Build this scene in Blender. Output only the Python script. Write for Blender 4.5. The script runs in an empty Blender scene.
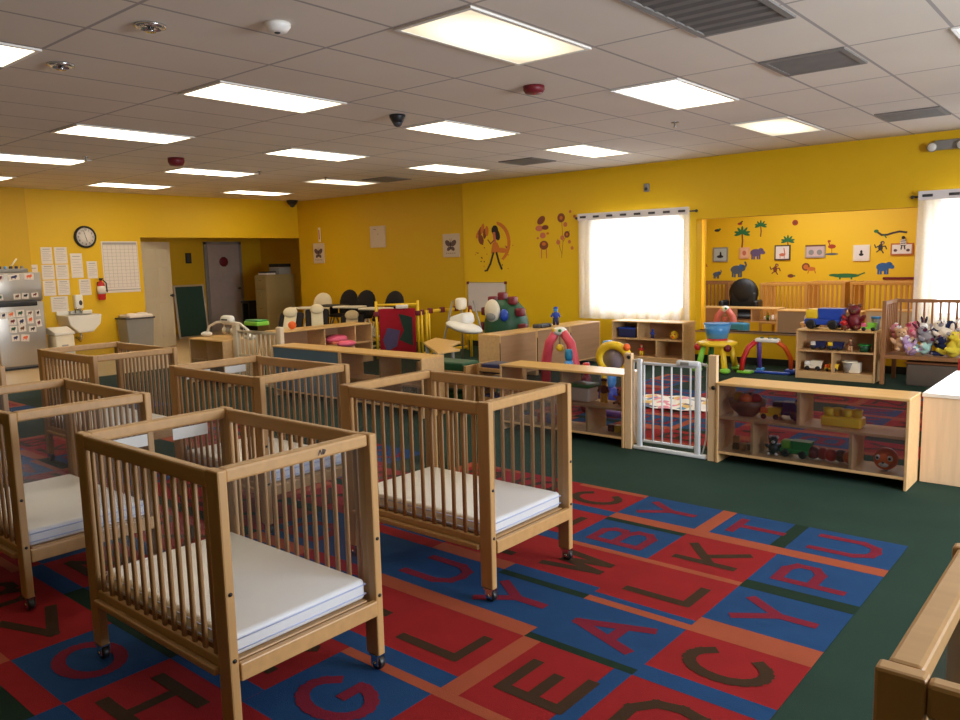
import bpy, bmesh, math, random
from mathutils import Vector, Matrix, Euler
random.seed(7)
PI = math.pi
COL = bpy.context.scene.collection

# ------------------------------------------------------------------ materials
def lin(c):
    return tuple((v/255/12.92 if v/255 <= .04045 else ((v/255+.055)/1.055)**2.4) for v in c) + (1,)
MATS = {}
def mat(name, rgb, rough=.5, kind='plain', metal=0., amt=.12, scale=6., emit=0., stretch=(1, 1, 1), coat=0.):
    """procedural material: base colour varied by noise, with bump for cloth and carpet"""
    if name in MATS: return MATS[name]
    m = bpy.data.materials.new(name); m.use_nodes = True
    nt = m.node_tree; n = nt.nodes; L = nt.links
    b = n['Principled BSDF']
    b.inputs['Roughness'].default_value = rough
    b.inputs['Metallic'].default_value = metal
    if coat: b.inputs['Coat Weight'].default_value = coat
    c = lin(rgb)
    g = n.new('ShaderNodeNewGeometry') if kind in ('paint', 'carpet') else n.new('ShaderNodeTexCoord')
    mp = n.new('ShaderNodeMapping'); mp.inputs['Scale'].default_value = stretch
    L.new(g.outputs['Position' if kind in ('paint', 'carpet') else 'Object'], mp.inputs['Vector'])
    t = n.new('ShaderNodeTexNoise'); t.inputs['Scale'].default_value = scale; t.inputs['Detail'].default_value = 4
    L.new(mp.outputs[0], t.inputs['Vector'])
    r = n.new('ShaderNodeMix'); r.data_type = 'RGBA'
    r.inputs[6].default_value = tuple(v*(1-amt) for v in c[:3]) + (1,)
    r.inputs[7].default_value = tuple(min(1, v*(1+amt)) for v in c[:3]) + (1,)
    L.new(t.outputs['Fac'], r.inputs[0]); L.new(r.outputs[2], b.inputs['Base Color'])
    if kind in ('carpet', 'fabric'):
        t2 = n.new('ShaderNodeTexNoise'); t2.inputs['Scale'].default_value = 260 if kind == 'carpet' else 120
        L.new(g.outputs['Position'] if kind == 'carpet' else g.outputs['Object'], t2.inputs['Vector'])
        bp = n.new('ShaderNodeBump'); bp.inputs['Strength'].default_value = .35; bp.inputs['Distance'].default_value = .004
        L.new(t2.outputs['Fac'], bp.inputs['Height']); L.new(bp.outputs[0], b.inputs['Normal'])
        b.inputs['Specular IOR Level'].default_value = .15
    if emit:
        L.new(r.outputs[2], b.inputs['Emission Color']); b.inputs['Emission Strength'].default_value = emit
    MATS[name] = m
    return m
def wood(name, rgb, rough=.42, axis=0):
    st = [9, 9, 9]; st[axis] = .7
    return mat(name, rgb, rough, amt=.2, scale=3.2, stretch=st)
def clear(name, tint=(235, 240, 245), gloss=.10):
    if name in MATS: return MATS[name]
    m = bpy.data.materials.new(name); m.use_nodes = True
    n = m.node_tree.nodes; L = m.node_tree.links
    n.remove(n['Principled BSDF']); out = n['Material Output']
    tr = n.new('ShaderNodeBsdfTransparent'); tr.inputs[0].default_value = lin(tint)
    gl = n.new('ShaderNodeBsdfGlossy'); gl.inputs['Roughness'].default_value = .18
    fr = n.new('ShaderNodeLayerWeight'); fr.inputs[0].default_value = .5
    po = n.new('ShaderNodeMath'); po.operation = 'POWER'; po.inputs[1].default_value = 5; L.new(fr.outputs['Facing'], po.inputs[0])
    sc_ = n.new('ShaderNodeMath'); sc_.operation = 'MULTIPLY'; sc_.inputs[1].default_value = .5; L.new(po.outputs[0], sc_.inputs[0])
    ad = n.new('ShaderNodeMath'); ad.operation = 'ADD'; ad.inputs[1].default_value = gloss; L.new(sc_.outputs[0], ad.inputs[0])
    mx = n.new('ShaderNodeMixShader'); L.new(ad.outputs[0], mx.inputs[0]); L.new(tr.outputs[0], mx.inputs[1]); L.new(gl.outputs[0], mx.inputs[2])
    L.new(mx.outputs[0], out.inputs[0]); MATS[name] = m
    return m
def glow(name, rgb, strength):
    if name in MATS: return MATS[name]
    m = bpy.data.materials.new(name); m.use_nodes = True
    n = m.node_tree.nodes; n.remove(n['Principled BSDF'])
    e = n.new('ShaderNodeEmission'); e.inputs[0].default_value = lin(rgb); e.inputs[1].default_value = strength
    m.node_tree.links.new(e.outputs[0], n['Material Output'].inputs[0]); MATS[name] = m
    return m
def sheer(name, rgb, through=.45):
    if name in MATS: return MATS[name]
    m = bpy.data.materials.new(name); m.use_nodes = True
    n = m.node_tree.nodes; L = m.node_tree.links; n.remove(n['Principled BSDF'])
    d = n.new('ShaderNodeBsdfDiffuse'); d.inputs[0].default_value = lin(rgb)
    t = n.new('ShaderNodeBsdfTranslucent'); t.inputs[0].default_value = lin(rgb)
    p = n.new('ShaderNodeBsdfTransparent')
    a = n.new('ShaderNodeMixShader'); a.inputs[0].default_value = .5; L.new(d.outputs[0], a.inputs[1]); L.new(t.outputs[0], a.inputs[2])
    w = n.new('ShaderNodeTexNoise'); w.inputs['Scale'].default_value = 40
    tc = n.new('ShaderNodeTexCoord'); L.new(tc.outputs['Object'], w.inputs['Vector'])
    mp = n.new('ShaderNodeMapRange'); mp.inputs[3].default_value = through-.06; mp.inputs[4].default_value = through+.06
    L.new(w.outputs['Fac'], mp.inputs[0])
    b = n.new('ShaderNodeMixShader'); L.new(mp.outputs[0], b.inputs[0]); L.new(a.outputs[0], b.inputs[1]); L.new(p.outputs[0], b.inputs[2])
    L.new(b.outputs[0], n['Material Output'].inputs[0]); MATS[name] = m
    return m

# ------------------------------------------------------------------ mesh builder
class MB:
    def __init__(s): s.v = []; s.f = []; s.m = []; s.mats = []; s.sm = []; s.k = 0
    def _mi(s, m):
        if m not in s.mats: s.mats.append(m)
        return s.mats.index(m)
    def add(s, vs, fs, m=None, smooth=False, M=None):
        o = len(s.v)
        s.v += [tuple(M @ Vector(p)) if M else tuple(p) for p in vs]
        mi = s._mi(m)
        for f in fs: s.f.append([o+i for i in f]); s.m.append(mi); s.sm.append(smooth)
        return s
    def box(s, x0, x1, y0, y1, z0, z1, m=None, M=None):
        v = [(x0,y0,z0),(x1,y0,z0),(x1,y1,z0),(x0,y1,z0),(x0,y0,z1),(x1,y0,z1),(x1,y1,z1),(x0,y1,z1)]
        return s.add(v, [(0,3,2,1),(4,5,6,7),(0,1,5,4),(1,2,6,5),(2,3,7,6),(3,0,4,7)], m, False, M)
    def rbox(s, x0, x1, y0, y1, z0, z1, r=.02, m=None, M=None, seg=3):
        bm = bmesh.new(); bmesh.ops.create_cube(bm, size=1)
        for v in bm.verts: v.co = Vector((x0+(v.co.x+.5)*(x1-x0), y0+(v.co.y+.5)*(y1-y0), z0+(v.co.z+.5)*(z1-z0)))
        r = min(r, (x1-x0)*.49, (y1-y0)*.49, (z1-z0)*.49)
        bmesh.ops.bevel(bm, geom=bm.edges[:], offset=r, segments=seg, affect='EDGES', profile=.5)
        return s.frombm(bm, m, M)
    def frombm(s, bm, m=None, M=None, smooth=True):
        bm.verts.ensure_lookup_table()
        s.add([v.co[:] for v in bm.verts], [[v.index for v in f.verts] for f in bm.faces], m, smooth, M); bm.free()
        return s
    def ell(s, c, r, m=None, M=None, u=14, w=9, rot=None):
        if not isinstance(r, (tuple, list)): r = (r, r, r)
        T = Matrix.Translation(c) @ (Euler(rot).to_matrix().to_4x4() if rot else Matrix()) @ Matrix.Diagonal((*r, 1))
        if M: T = M @ T
        vs = [(0,0,-1)]; fs = []
        for i in range(1, w):
            a = -PI/2 + PI*i/w
            for j in range(u):
                b = 2*PI*j/u; vs.append((math.cos(a)*math.cos(b), math.cos(a)*math.sin(b), math.sin(a)))
        vs.append((0,0,1)); t = len(vs)-1
        for j in range(u):
            k = (j+1) % u
            fs.append((0, 1+k, 1+j)); fs.append((t, 1+(w-2)*u+j, 1+(w-2)*u+k))
            for i in range(w-2): fs.append((1+i*u+j, 1+i*u+k, 1+(i+1)*u+k, 1+(i+1)*u+j))
        return s.add(vs, fs, m, True, T)
    def tube(s, pts, r, m=None, M=None, n=8, closed=False, caps=True):
        pts = [Vector(p) for p in pts]; N = len(pts)
        rs = r if isinstance(r, (list, tuple)) else [r]*N
        vs = []; fs = []; ref = None
        for i, p in enumerate(pts):
            if closed: d = pts[(i+1) % N]-pts[i-1]
            else: d = pts[min(i+1, N-1)]-pts[max(i-1, 0)]
            d = d.normalized() if d.length > 1e-9 else Vector((0,0,1))
            if ref is None:
                ref = Vector((0,0,1)) if abs(d.z) < .9 else Vector((1,0,0))
            a = (ref - d*ref.dot(d))
            a = a.normalized() if a.length > 1e-6 else d.orthogonal().normalized()
            ref = a; b = d.cross(a)
            for j in range(n):
                t = 2*PI*j/n; vs.append(p + (a*math.cos(t)+b*math.sin(t))*rs[i])
        for i in range(N if closed else N-1):
            k = (i+1) % N
            for j in range(n):
                l = (j+1) % n; fs.append((i*n+j, i*n+l, k*n+l, k*n+j))
        if caps and not closed:
            fs.append(tuple(range(n-1, -1, -1))); fs.append(tuple((N-1)*n+j for j in range(n)))
        return s.add([tuple(v) for v in vs], fs, m, True, M)
    def lathe(s, prof, c=(0,0,0), m=None, M=None, n=20, axis='z'):
        vs = []; fs = []
        for (r, h) in prof:
            for j in range(n):
                t = 2*PI*j/n; x, y = r*math.cos(t), r*math.sin(t)
                p = {'z': (x, y, h), 'x': (h, x, y), 'y': (y, h, x)}[axis]
                vs.append((c[0]+p[0], c[1]+p[1], c[2]+p[2]))
        for i in range(len(prof)-1):
            for j in range(n):
                k = (j+1) % n; fs.append((i*n+j, i*n+k, (i+1)*n+k, (i+1)*n+j))
        fs.append(tuple(range(n-1, -1, -1))); fs.append(tuple((len(prof)-1)*n+j for j in range(n)))
        return s.add(vs, fs, m, True, M)
    def prism(s, poly, h0, h1, m=None, M=None):
        """polygon in xy extruded along z from h0 to h1"""
        n = len(poly)
        vs = [(x, y, h0) for x, y in poly] + [(x, y, h1) for x, y in poly]
        fs = [tuple(range(n-1, -1, -1)), tuple(range(n, 2*n))] + [(i, (i+1) % n, n+(i+1) % n, n+i) for i in range(n)]
        return s.add(vs, fs, m, False, M)
    # flat marks on a vertical face, in 2D (u right, v up); W is a matrix taking (u, v, out) to place; each lies .4 mm above the last
    def flat(s, poly, m, W):
        s.k += 1; h = .0008 + .0004*s.k
        return s.add([(x, y, h) for x, y in poly], [tuple(range(len(poly)))], m, False, W)
    def fe(s, cx, cy, rx, ry, m, W, rot=0, n=16):
        c, q = math.cos(rot), math.sin(rot)
        return s.flat([(cx+rx*math.cos(t)*c-ry*math.sin(t)*q, cy+rx*math.cos(t)*q+ry*math.sin(t)*c) for t in [2*PI*i/n for i in range(n)]], m, W)
    def fl(s, pts, w, m, W):
        for (a, b), (c, d) in zip(pts, pts[1:]):
            L = math.hypot(c-a, d-b) or 1; nx, ny = -(d-b)/L*w/2, (c-a)/L*w/2; ex, ey = (c-a)/L*w*.3, (d-b)/L*w*.3
            s.flat([(a-nx-ex, b-ny-ey), (c-nx+ex, d-ny+ey), (c+nx+ex, d+ny+ey), (a+nx-ex, b+ny-ey)], m, W)
        return s
    def fr(s, x0, x1, y0, y1, m, W): return s.flat([(x0,y0),(x1,y0),(x1,y1),(x0,y1)], m, W)

def WY(x, y, z): return Matrix(((1,0,0,x),(0,0,-1,y),(0,1,0,z),(0,0,0,1)))      # on a wall seen looking along +y
def WX(x, y, z): return Matrix(((0,0,1,x),(1,0,0,y),(0,1,0,z),(0,0,0,1)))       # on a wall seen looking along -x

def ob(name, mb, m=None, parent=None, bevel=0, label=None):
    me = bpy.data.meshes.new(name)
    me.from_pydata(mb.v, [], mb.f)
    for k in mb.mats: me.materials.append(k if k else m)
    me.polygons.foreach_set('material_index', mb.m)
    me.polygons.foreach_set('use_smooth', mb.sm)
    me.update()
    o = bpy.data.objects.new(name, me); COL.objects.link(o)
    if parent: o.parent = parent
    if bevel:
        b = o.modifiers.new('edge', 'BEVEL'); b.width = bevel; b.segments = 2; b.limit_method = 'ANGLE'
    if label: o['label'] = label
    return o
def tag(o, label, cat, group=None, kind=None):
    o['label'] = label; o['category'] = cat
    if group: o['group'] = group
    if kind: o['kind'] = kind
    return o
def thing(name, label, cat, loc=(0,0,0), rz=0, group=None):
    o = bpy.data.objects.new(name, None); COL.objects.link(o)
    o.location = loc; o.rotation_euler = (0, 0, rz); o.empty_display_size = .1
    return tag(o, label, cat, group)
def one(name, mb, label, cat, loc=(0,0,0), rz=0, group=None, m=None, bevel=0, rot=None):
    o = ob(name, mb, m, None, bevel); o.location = loc; o.rotation_euler = rot or (0, 0, rz)
    return tag(o, label, cat, group)
def struct(name, mb, m=None, bevel=0):
    o = ob(name, mb, m, None, bevel); o['kind'] = 'structure'; return o
def dup(o, parent=None):
    c = o.copy(); COL.objects.link(c)
    if parent: c.parent = parent
    for ch in list(o.children): dup(ch, c)
    return c

# ------------------------------------------------------------------ palette
WOOD = wood('maple crib wood', (176, 136, 86)); WOODZ = wood('maple crib wood upright', (176, 136, 86), axis=2)
WOODD = wood('oak slat wood', (158, 118, 74), axis=2)
PLY = wood('birch cabinet ply', (208, 168, 118)); PLYT = wood('birch cabinet top', (220, 178, 116), rough=.28)
PLYB = wood('tan cabinet back', (168, 130, 96)); EDGE = wood('pale ply edge', (226, 192, 150), axis=2)
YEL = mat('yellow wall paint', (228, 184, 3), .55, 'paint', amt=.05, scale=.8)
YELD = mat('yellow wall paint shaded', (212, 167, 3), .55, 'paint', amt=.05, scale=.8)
WHITE = mat('white plastic', (236, 234, 228), .35, amt=.03); CREAM = mat('cream plastic', (232, 222, 200), .45, amt=.05)
BLACK = mat('black plastic', (22, 22, 24), .45, amt=.1); DGREY = mat('dark grey plastic', (58, 58, 62), .5, amt=.1)
GREY = mat('grey plastic', (140, 138, 134), .5, amt=.08); CHROME = mat('chrome', (210, 210, 212), .15, metal=1., amt=.03)
STEEL = mat('brushed steel', (176, 170, 162), .32, metal=.85, amt=.08, scale=3, stretch=(1, 40, 1))
RED = mat('red plastic', (198, 32, 34), .4); MAROON = mat('maroon plastic', (112, 22, 34), .45)
BLUE = mat('blue plastic', (34, 72, 176), .4); NAVY = mat('navy plastic', (24, 34, 84), .45)
TEAL = mat('teal plastic', (40, 130, 170), .4); SKYB = mat('sky blue plastic', (70, 150, 220), .4)
GREEN = mat('green plastic', (40, 140, 60), .4); DGREEN = mat('dark green plastic', (16, 74, 44), .5)
LIME = mat('lime plastic', (130, 200, 60), .4); YELLOW = mat('yellow plastic', (240, 200, 40), .4)
ORANGE = mat('orange plastic', (236, 104, 36), .4); PINK = mat('pink plastic', (230, 100, 130), .45)
ROSE = mat('rose fabric', (196, 62, 74), .8, 'fabric'); PURPLE = mat('purple plastic', (96, 60, 140), .45)
PAPER = mat('white paper', (232, 222, 214), .8, amt=.03); INK = mat('grey print', (168, 160, 156), .8); INKD = mat('dark print', (50, 46, 50), .7)
BROWN = mat('brown plastic', (110, 66, 36), .5); TAN = mat('tan plush', (206, 160, 118), .9, 'fabric')
ACRYL = clear('clear acrylic', (226, 226, 230), .09); ACRYLC = clear('clear crib end acrylic', (244, 246, 250), .045)
VINYL = mat('white vinyl', (252, 247, 236), .4, 'plain', amt=.03, scale=14); PIPING = mat('pale blue piping', (206, 212, 236), .5)
# ------------------------------------------------------------------ room shell
CZ = 2.906; WYY = 10.75; WXX = -14.3
struct('floor', MB().box(-17.4, 3.7, -5.2, 16, -.1, 0), mat('tan vinyl floor', (206, 178, 136), .3, 'paint', amt=.08, scale=2))
GC = mat('dark green carpet', (36, 57, 48), .95, 'carpet', amt=.22, scale=3)
struct('floor_carpet', MB().box(-11.5, 3.5, -5, WYY-.01, 0, .008), GC)

def ceil_mat():
    m = bpy.data.materials.new('acoustic ceiling tile'); m.use_nodes = True
    nt = m.node_tree; n = nt.nodes; L = nt.links; b = n['Principled BSDF']; b.inputs['Roughness'].default_value = .9
    g = n.new('ShaderNodeNewGeometry'); s = n.new('ShaderNodeSeparateXYZ'); L.new(g.outputs['Position'], s.inputs[0])
    def M(op, a, v=None, w=None):
        q = n.new('ShaderNodeMath'); q.operation = op
        for k, t in enumerate((a, v)):
            if t is None: continue
            if isinstance(t, (int, float)): q.inputs[k].default_value = t
            else: L.new(t, q.inputs[k])
        return q.outputs[0]
    def line(out, off, p, w):
        f = M('FRACT', M('DIVIDE', M('ADD', out, 100*p-off), p))
        d = M('MULTIPLY', M('ABSOLUTE', M('SUBTRACT', f, .5)), p)
        return M('GREATER_THAN', d, p/2-w)
    ln = M('MAXIMUM', line(s.outputs[0], -1.63, .61, .011), line(s.outputs[1], 4.58, 1.22, .011))
    t = n.new('ShaderNodeTexNoise'); t.inputs['Scale'].default_value = 1.1; L.new(g.outputs['Position'], t.inputs['Vector'])
    sp = n.new('ShaderNodeTexNoise'); sp.inputs['Scale'].default_value = 120; L.new(g.outputs['Position'], sp.inputs['Vector'])
    mx = n.new('ShaderNodeMix'); mx.data_type = 'RGBA'; mx.inputs[6].default_value = lin((216, 205, 194)); mx.inputs[7].default_value = lin((230, 220, 208))
    L.new(t.outputs['Fac'], mx.inputs[0])
    m2 = n.new('ShaderNodeMix'); m2.data_type = 'RGBA'; L.new(ln, m2.inputs[0]); L.new(mx.outputs[2], m2.inputs[6]); m2.inputs[7].default_value = lin((168, 160, 156))
    L.new(m2.outputs[2], b.inputs['Base Color'])
    bp = n.new('ShaderNodeBump'); bp.inputs['Strength'].default_value = .2; bp.inputs['Distance'].default_value = .003
    L.new(sp.outputs['Fac'], bp.inputs['Height']); L.new(bp.outputs[0], b.inputs['Normal'])
    return m
struct('ceiling', MB().box(-14.4, 3.7, -5.2, WYY+.1, CZ, CZ+.1), ceil_mat())
# window wall, with two window openings and the long opening to the next room
wl = MB(); T0, T1 = WYY, WYY+.2
OX0, OX1, OZ0, OZ1 = -5.0, -2.13, .45, 2.05
W1 = (-6.72, -5.2, .72, 2.12); W2 = (-1.98, -.46, .72, 2.12)
def wallrow(x0, x1, holes):
    x = x0
    for (a, b, c, d) in holes:
        if a > x: wl.box(x, a, T0, T1, 0, CZ)
        wl.box(a, b, T0, T1, 0, c); wl.box(a, b, T0, T1, d, CZ); x = b
    wl.box(x, x1, T0, T1, 0, CZ)
wallrow(-9.45, 3.7, [W1, (OX0, OX1, OZ0, OZ1), W2])
struct('wall_right', wl, YEL)
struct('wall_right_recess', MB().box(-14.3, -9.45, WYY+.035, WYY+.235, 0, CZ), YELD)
# clock wall with the wide opening into the side hall
HY0, HZ = 7.2, 2.115
struct('wall_back', MB().box(WXX-.15, WXX, 5.25, HY0, 0, CZ).box(WXX-.15, WXX, HY0, WYY+.2, HZ, CZ), YEL)
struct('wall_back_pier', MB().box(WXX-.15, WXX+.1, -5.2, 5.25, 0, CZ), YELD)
struct('wall_left', MB().box(-14.4, 3.7, -5.2, -5, 0, CZ), YEL)
struct('wall_front', MB().box(3.5, 3.7, -5, WYY, 0, CZ), YEL)
struct('baseboard_right', MB().box(-9.45, 3.4, WYY-.014, WYY, .008, .1), BLACK)
# side hall
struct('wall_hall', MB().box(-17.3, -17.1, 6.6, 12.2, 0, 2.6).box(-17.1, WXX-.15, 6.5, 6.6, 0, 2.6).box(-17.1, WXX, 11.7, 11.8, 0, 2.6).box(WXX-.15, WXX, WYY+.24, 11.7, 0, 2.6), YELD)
struct('ceiling_hall', MB().box(-17.3, WXX-.15, 6.5, 12.2, 2.6, 2.7), mat('hall ceiling', (180, 172, 160), .9))
# next room seen through the opening
NB = 15.5
YELN = mat('nursery wall paint', (236, 190, 26), .55, 'paint', amt=.05, scale=.8)
struct('wall_nursery', MB().box(-9, -1.2, NB, NB+.1, 0, CZ).box(-9, -8.9, 11.0, NB, 0, CZ).box(-1.3, -1.2, 11.0, NB, 0, CZ)
       .box(-8.9, OX0, 11.06, 11.1, 0, CZ).box(OX1, -1.3, 11.06, 11.1, 0, CZ), YELN)
struct('ceiling_nursery', MB().box(-9, -1.2, 10.95, NB+.1, CZ, CZ+.1), mat('nursery ceiling', (205, 196, 186), .9))
struct('trim_opening', MB().box(OX0, OX1, T0-.012, T1+.02, OZ0-.02, OZ0), PLYB)

# windows: frame, and a pane whose own glow stands in for daylight
for i, (a, b, c, d) in enumerate((W1, W2)):
    w = thing('window_%d' % (i+1), 'bright window', 'window', ((a+b)/2, T1-.06, c)); del w['label']; del w['category']; w['kind'] = 'structure'
    hw, h = (b-a)/2, d-c
    f = MB()
    for (x0, x1, z0, z1) in ((-hw, -hw+.05, 0, h), (hw-.05, hw, 0, h), (-hw, hw, 0, .05), (-hw, hw, h-.05, h)): f.box(x0, x1, -.03, .03, z0, z1)
    fo = ob('window_frame', f, WHITE, w); po = ob('window_pane', MB().box(-hw+.05, hw-.05, -.004, .004, .05, h-.05), glow('daylight glow pane', (232, 242, 255), 6.5), w)
    for q in (fo, po): q['kind'] = 'structure'

# ------------------------------------------------------------------ alphabet rug
STROKES = {'A': [[(0,0),(.5,1),(1,0)],[(.2,.35),(.8,.35)]], 'B': [[(0,0),(0,1),(.7,1),(.9,.85),(.9,.65),(.7,.52),(0,.52)],[(.7,.52),(1,.38),(1,.15),(.75,0),(0,0)]],
 'C': 'arc', 'D': [[(0,0),(0,1),(.55,1),(.9,.8),(1,.5),(.9,.2),(.55,0),(0,0)]], 'E': [[(1,0),(0,0),(0,1),(1,1)],[(0,.5),(.8,.5)]],
 'F': [[(0,0),(0,1),(1,1)],[(0,.52),(.75,.52)]], 'G': 'garc', 'H': [[(0,0),(0,1)],[(1,0),(1,1)],[(0,.5),(1,.5)]], 'K': [[(0,0),(0,1)],[(1,1),(.05,.42)],[(.35,.6),(1,0)]],
 'L': [[(0,1),(0,0),(.9,0)]], 'M': [[(0,0),(0,1),(.5,.35),(1,1),(1,0)]], 'N': [[(0,0),(0,1),(1,0),(1,1)]], 'O': 'o', 'P': [[(0,0),(0,1),(.7,1),(1,.88),(1,.6),(.7,.45),(0,.45)]],
 'Q': 'o', 'R': [[(0,0),(0,1),(.7,1),(1,.86),(1,.62),(.7,.48),(0,.48)],[(.5,.48),(1,0)]], 'S': [[(1,.85),(.7,1),(.25,1),(0,.78),(.2,.56),(.8,.45),(1,.22),(.75,0),(.3,0),(0,.15)]],
 'T': [[(0,1),(1,1)],[(.5,1),(.5,0)]], 'U': [[(0,1),(0,.3),(.2,.05),(.5,0),(.8,.05),(1,.3),(1,1)]], 'V': [[(0,1),(.5,0),(1,1)]], 'W': [[(0,1),(.25,0),(.5,.8),(.75,0),(1,1)]],
 'X': [[(0,0),(1,1)],[(0,1),(1,0)]], 'Y': [[(0,1),(.5,.48),(1,1)],[(.5,.48),(.5,0)]], 'Z': [[(0,1),(1,1),(0,0),(1,0)]]}
def arc(a0, a1, n=14): return [(.5+.5*math.cos(a0+(a1-a0)*i/n), .5+.5*math.sin(a0+(a1-a0)*i/n)) for i in range(n+1)]
STROKES['C'] = [arc(.7, 2*PI-.7)]; STROKES['O'] = [arc(0, 2*PI, 20)]; STROKES['Q'] = [arc(0, 2*PI, 20), [(.6,.35),(1,0)]]; STROKES['G'] = [arc(.7, 2*PI-.25)+[(.98,.45),(.6,.45)]]
RR = mat('rug red', (136, 28, 31), .95, 'carpet', amt=.15, scale=5); RB = mat('rug blue', (28, 63, 106), .95, 'carpet', amt=.18, scale=5)
RO = mat('rug orange', (150, 74, 50), .95, 'carpet', amt=.15, scale=5); RG = mat('rug green', (24, 44, 32), .95, 'carpet', amt=.2, scale=5)
RLR = mat('rug letter crimson', (112, 27, 46), .95, 'carpet'); RLD = mat('rug letter olive', (58, 40, 26), .95, 'carpet')
CM = {'R': RR, 'B': RB, 'O': RO, 'G': RG}
# (main, low-y strip, high-y strip, low-x strip, letter), counted from the corner by the far shelf
TILES = {(0,0):'BO..U',(1,0):'BO.OTG',(2,0):'BO..Y',(3,0):'RBO.C',(4,0):'RB..S',(0,1):'BG..P',(1,1):'Ro..K',(2,1):'BoG.B',(3,1):'RB..L',(4,1):'BO..M',
 (0,2):'BO..Y',(1,2):'Rb..L',(2,2):'RB..W',(3,2):'RO..F',(4,2):'BR..N',(0,3):'RBO.C',(1,3):'BgO.A',(2,3):'BOG.Y',(3,3):'BO..U',(4,3):'BR..J',(0,4):'RB..D',(1,4):'R..OEB',(2,4):'RB..L',(3,4):'RB..T',
 (4,4):'BO..R',(0,5):'BO..S',(1,5):'R.O.O',(2,5):'B.O.G',(3,5):'RB..R',(4,5):'BG..K',(3,6):'RB..H',(4,6):'BR..O',(5,6):'RO..V',(4,7):'G....',(5,7):'G....',(3,7):'BG..Z',(5,5):'BG..A',(6,5):'RB..N',(6,6):'RO..B',(7,5):'BR..P',(5,4):'BO..E',(6,4):'RB..X',(5,3):'BO..D',(5,2):'RB..H'}
def rug(name, label, x1, y1, nc, nr, tiles, seed, loss):
    rnd = random.Random(seed); r = MB()
    def rect(x0, x1_, y0, y1_, z, m): r.add([(x0,y0,z),(x1_,y0,z),(x1_,y1_,z),(x0,y1_,z)], [(0,1,2,3)], m)
    for c in range(nc):
        for q in range(nr):
            X1 = x1-.5*c; X0 = X1-.5; Y1 = y1-.5*q; Y0 = Y1-.5; Z = .0125
            t = tiles.get((c, q))
            if t is None:
                if rnd.random() < loss(c, q): t = 'G....'
                else:
                    a = rnd.choice('RRB'); t = a + rnd.choice('OBG' if a == 'R' else 'ORG') + rnd.choice('..O') + rnd.choice('...O') + rnd.choice('ABCDEFHKLMNPRSTUVWXYZ')
            rect(X0, X1, Y0, Y1, Z, CM[t[0]])
            a0, a1, b0 = 0, 0, 0
            if t[1].upper() in CM: a0 = .095 if t[1].isupper() else .045; rect(X0, X1, Y0, Y0+a0, Z+.0006, CM[t[1].upper()])
            if t[2] in CM: a1 = .05; rect(X0, X1, Y1-a1, Y1, Z+.0006, CM[t[2]])
            if t[3] in CM: b0 = .085; rect(X0, X0+b0, Y0, Y1, Z+.0009, CM[t[3]])
            if len(t) > 5 and t[5] in CM: rect(X1-.075, X1, Y0+a0, Y1, Z+.0009, CM[t[5]])
            L = t[4] if len(t) > 4 else '.'
            if L in STROKES and t[0] != 'G':
                lm = RLD if t[0] == 'R' else RLR
                cx, cy = (X0+b0+X1)/2, (Y0+a0+Y1-a1)/2; H, Wd, w = .29-b0*.5, .21, .05; k = 0
                for st in STROKES[L]:
                    for (p, p2), (s_, s2) in zip(st, st[1:]):
                        ax, ay = cx-(p2-.5)*H, cy+(p-.5)*Wd; bx, by = cx-(s2-.5)*H, cy+(s_-.5)*Wd
                        d = math.hypot(bx-ax, by-ay) or 1; ux, uy = (bx-ax)/d*w*.4, (by-ay)/d*w*.4; nx, ny = -(by-ay)/d*w/2, (bx-ax)/d*w/2; k += 1
                        z = Z+.0012+.00005*k
                        r.add([(ax-ux-nx,ay-uy-ny,z),(bx+ux-nx,by+uy-ny,z),(bx+ux+nx,by+uy+ny,z),(ax-ux+nx,ay-uy+ny,z)], [(0,1,2,3)], lm)
    r.box(x1-.5*nc, x1, y1-.5*nr, y1, .0075, .0122, RG)
    return one(name, r, label, 'rug')
rug('alphabet_rug', 'large carpet of red and blue letter squares under the cribs', -.865, 4.43, 19, 8, TILES, 3, lambda c, q: .05 if c < 9 else .35)
rug('alphabet_rug', 'red and blue striped letter carpet inside the toy pen behind the gate', -1.2, 9.3, 7, 7, {}, 11, lambda c, q: .04)

# ------------------------------------------------------------------ ceiling fixtures
def lens():
    m = bpy.data.materials.new('fluorescent diffuser'); m.use_nodes = True
    n = m.node_tree.nodes; L = m.node_tree.links; n.remove(n['Principled BSDF'])
    tc = n.new('ShaderNodeTexCoord'); mp = n.new('ShaderNodeMapping'); mp.inputs['Scale'].default_value = (3.3, 1.7, 0); L.new(tc.outputs['Object'], mp.inputs[0])
    ln = n.new('ShaderNodeVectorMath'); ln.operation = 'LENGTH'; L.new(mp.outputs[0], ln.inputs[0])
    mr = n.new('ShaderNodeMapRange'); mr.inputs[1].default_value = .15; mr.inputs[2].default_value = 1.15; mr.inputs[3].default_value = 1.25; mr.inputs[4].default_value = .45
    L.new(ln.outputs['Value'], mr.inputs[0])
    oi = n.new('ShaderNodeObjectInfo'); mu = n.new('ShaderNodeMath'); mu.operation = 'MULTIPLY'; L.new(mr.outputs[0], mu.inputs[0])
    sx = n.new('ShaderNodeSeparateColor'); L.new(oi.outputs['Color'], sx.inputs[0]); L.new(sx.outputs[0], mu.inputs[1])
    e = n.new('ShaderNodeEmission'); e.inputs[0].default_value = lin((255, 238, 205)); L.new(mu.outputs[0], e.inputs[1])
    L.new(e.outputs[0], n['Material Output'].inputs[0]); return m
LENS = lens()
tf = MB()
for (x0, x1, y0, y1) in ((-.3, -.272, -.605, .605), (.272, .3, -.605, .605), (-.272, .272, -.605, -.575), (-.272, .272, .575, .605)): tf.box(x0, x1, y0, y1, -.012, 0)
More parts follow.
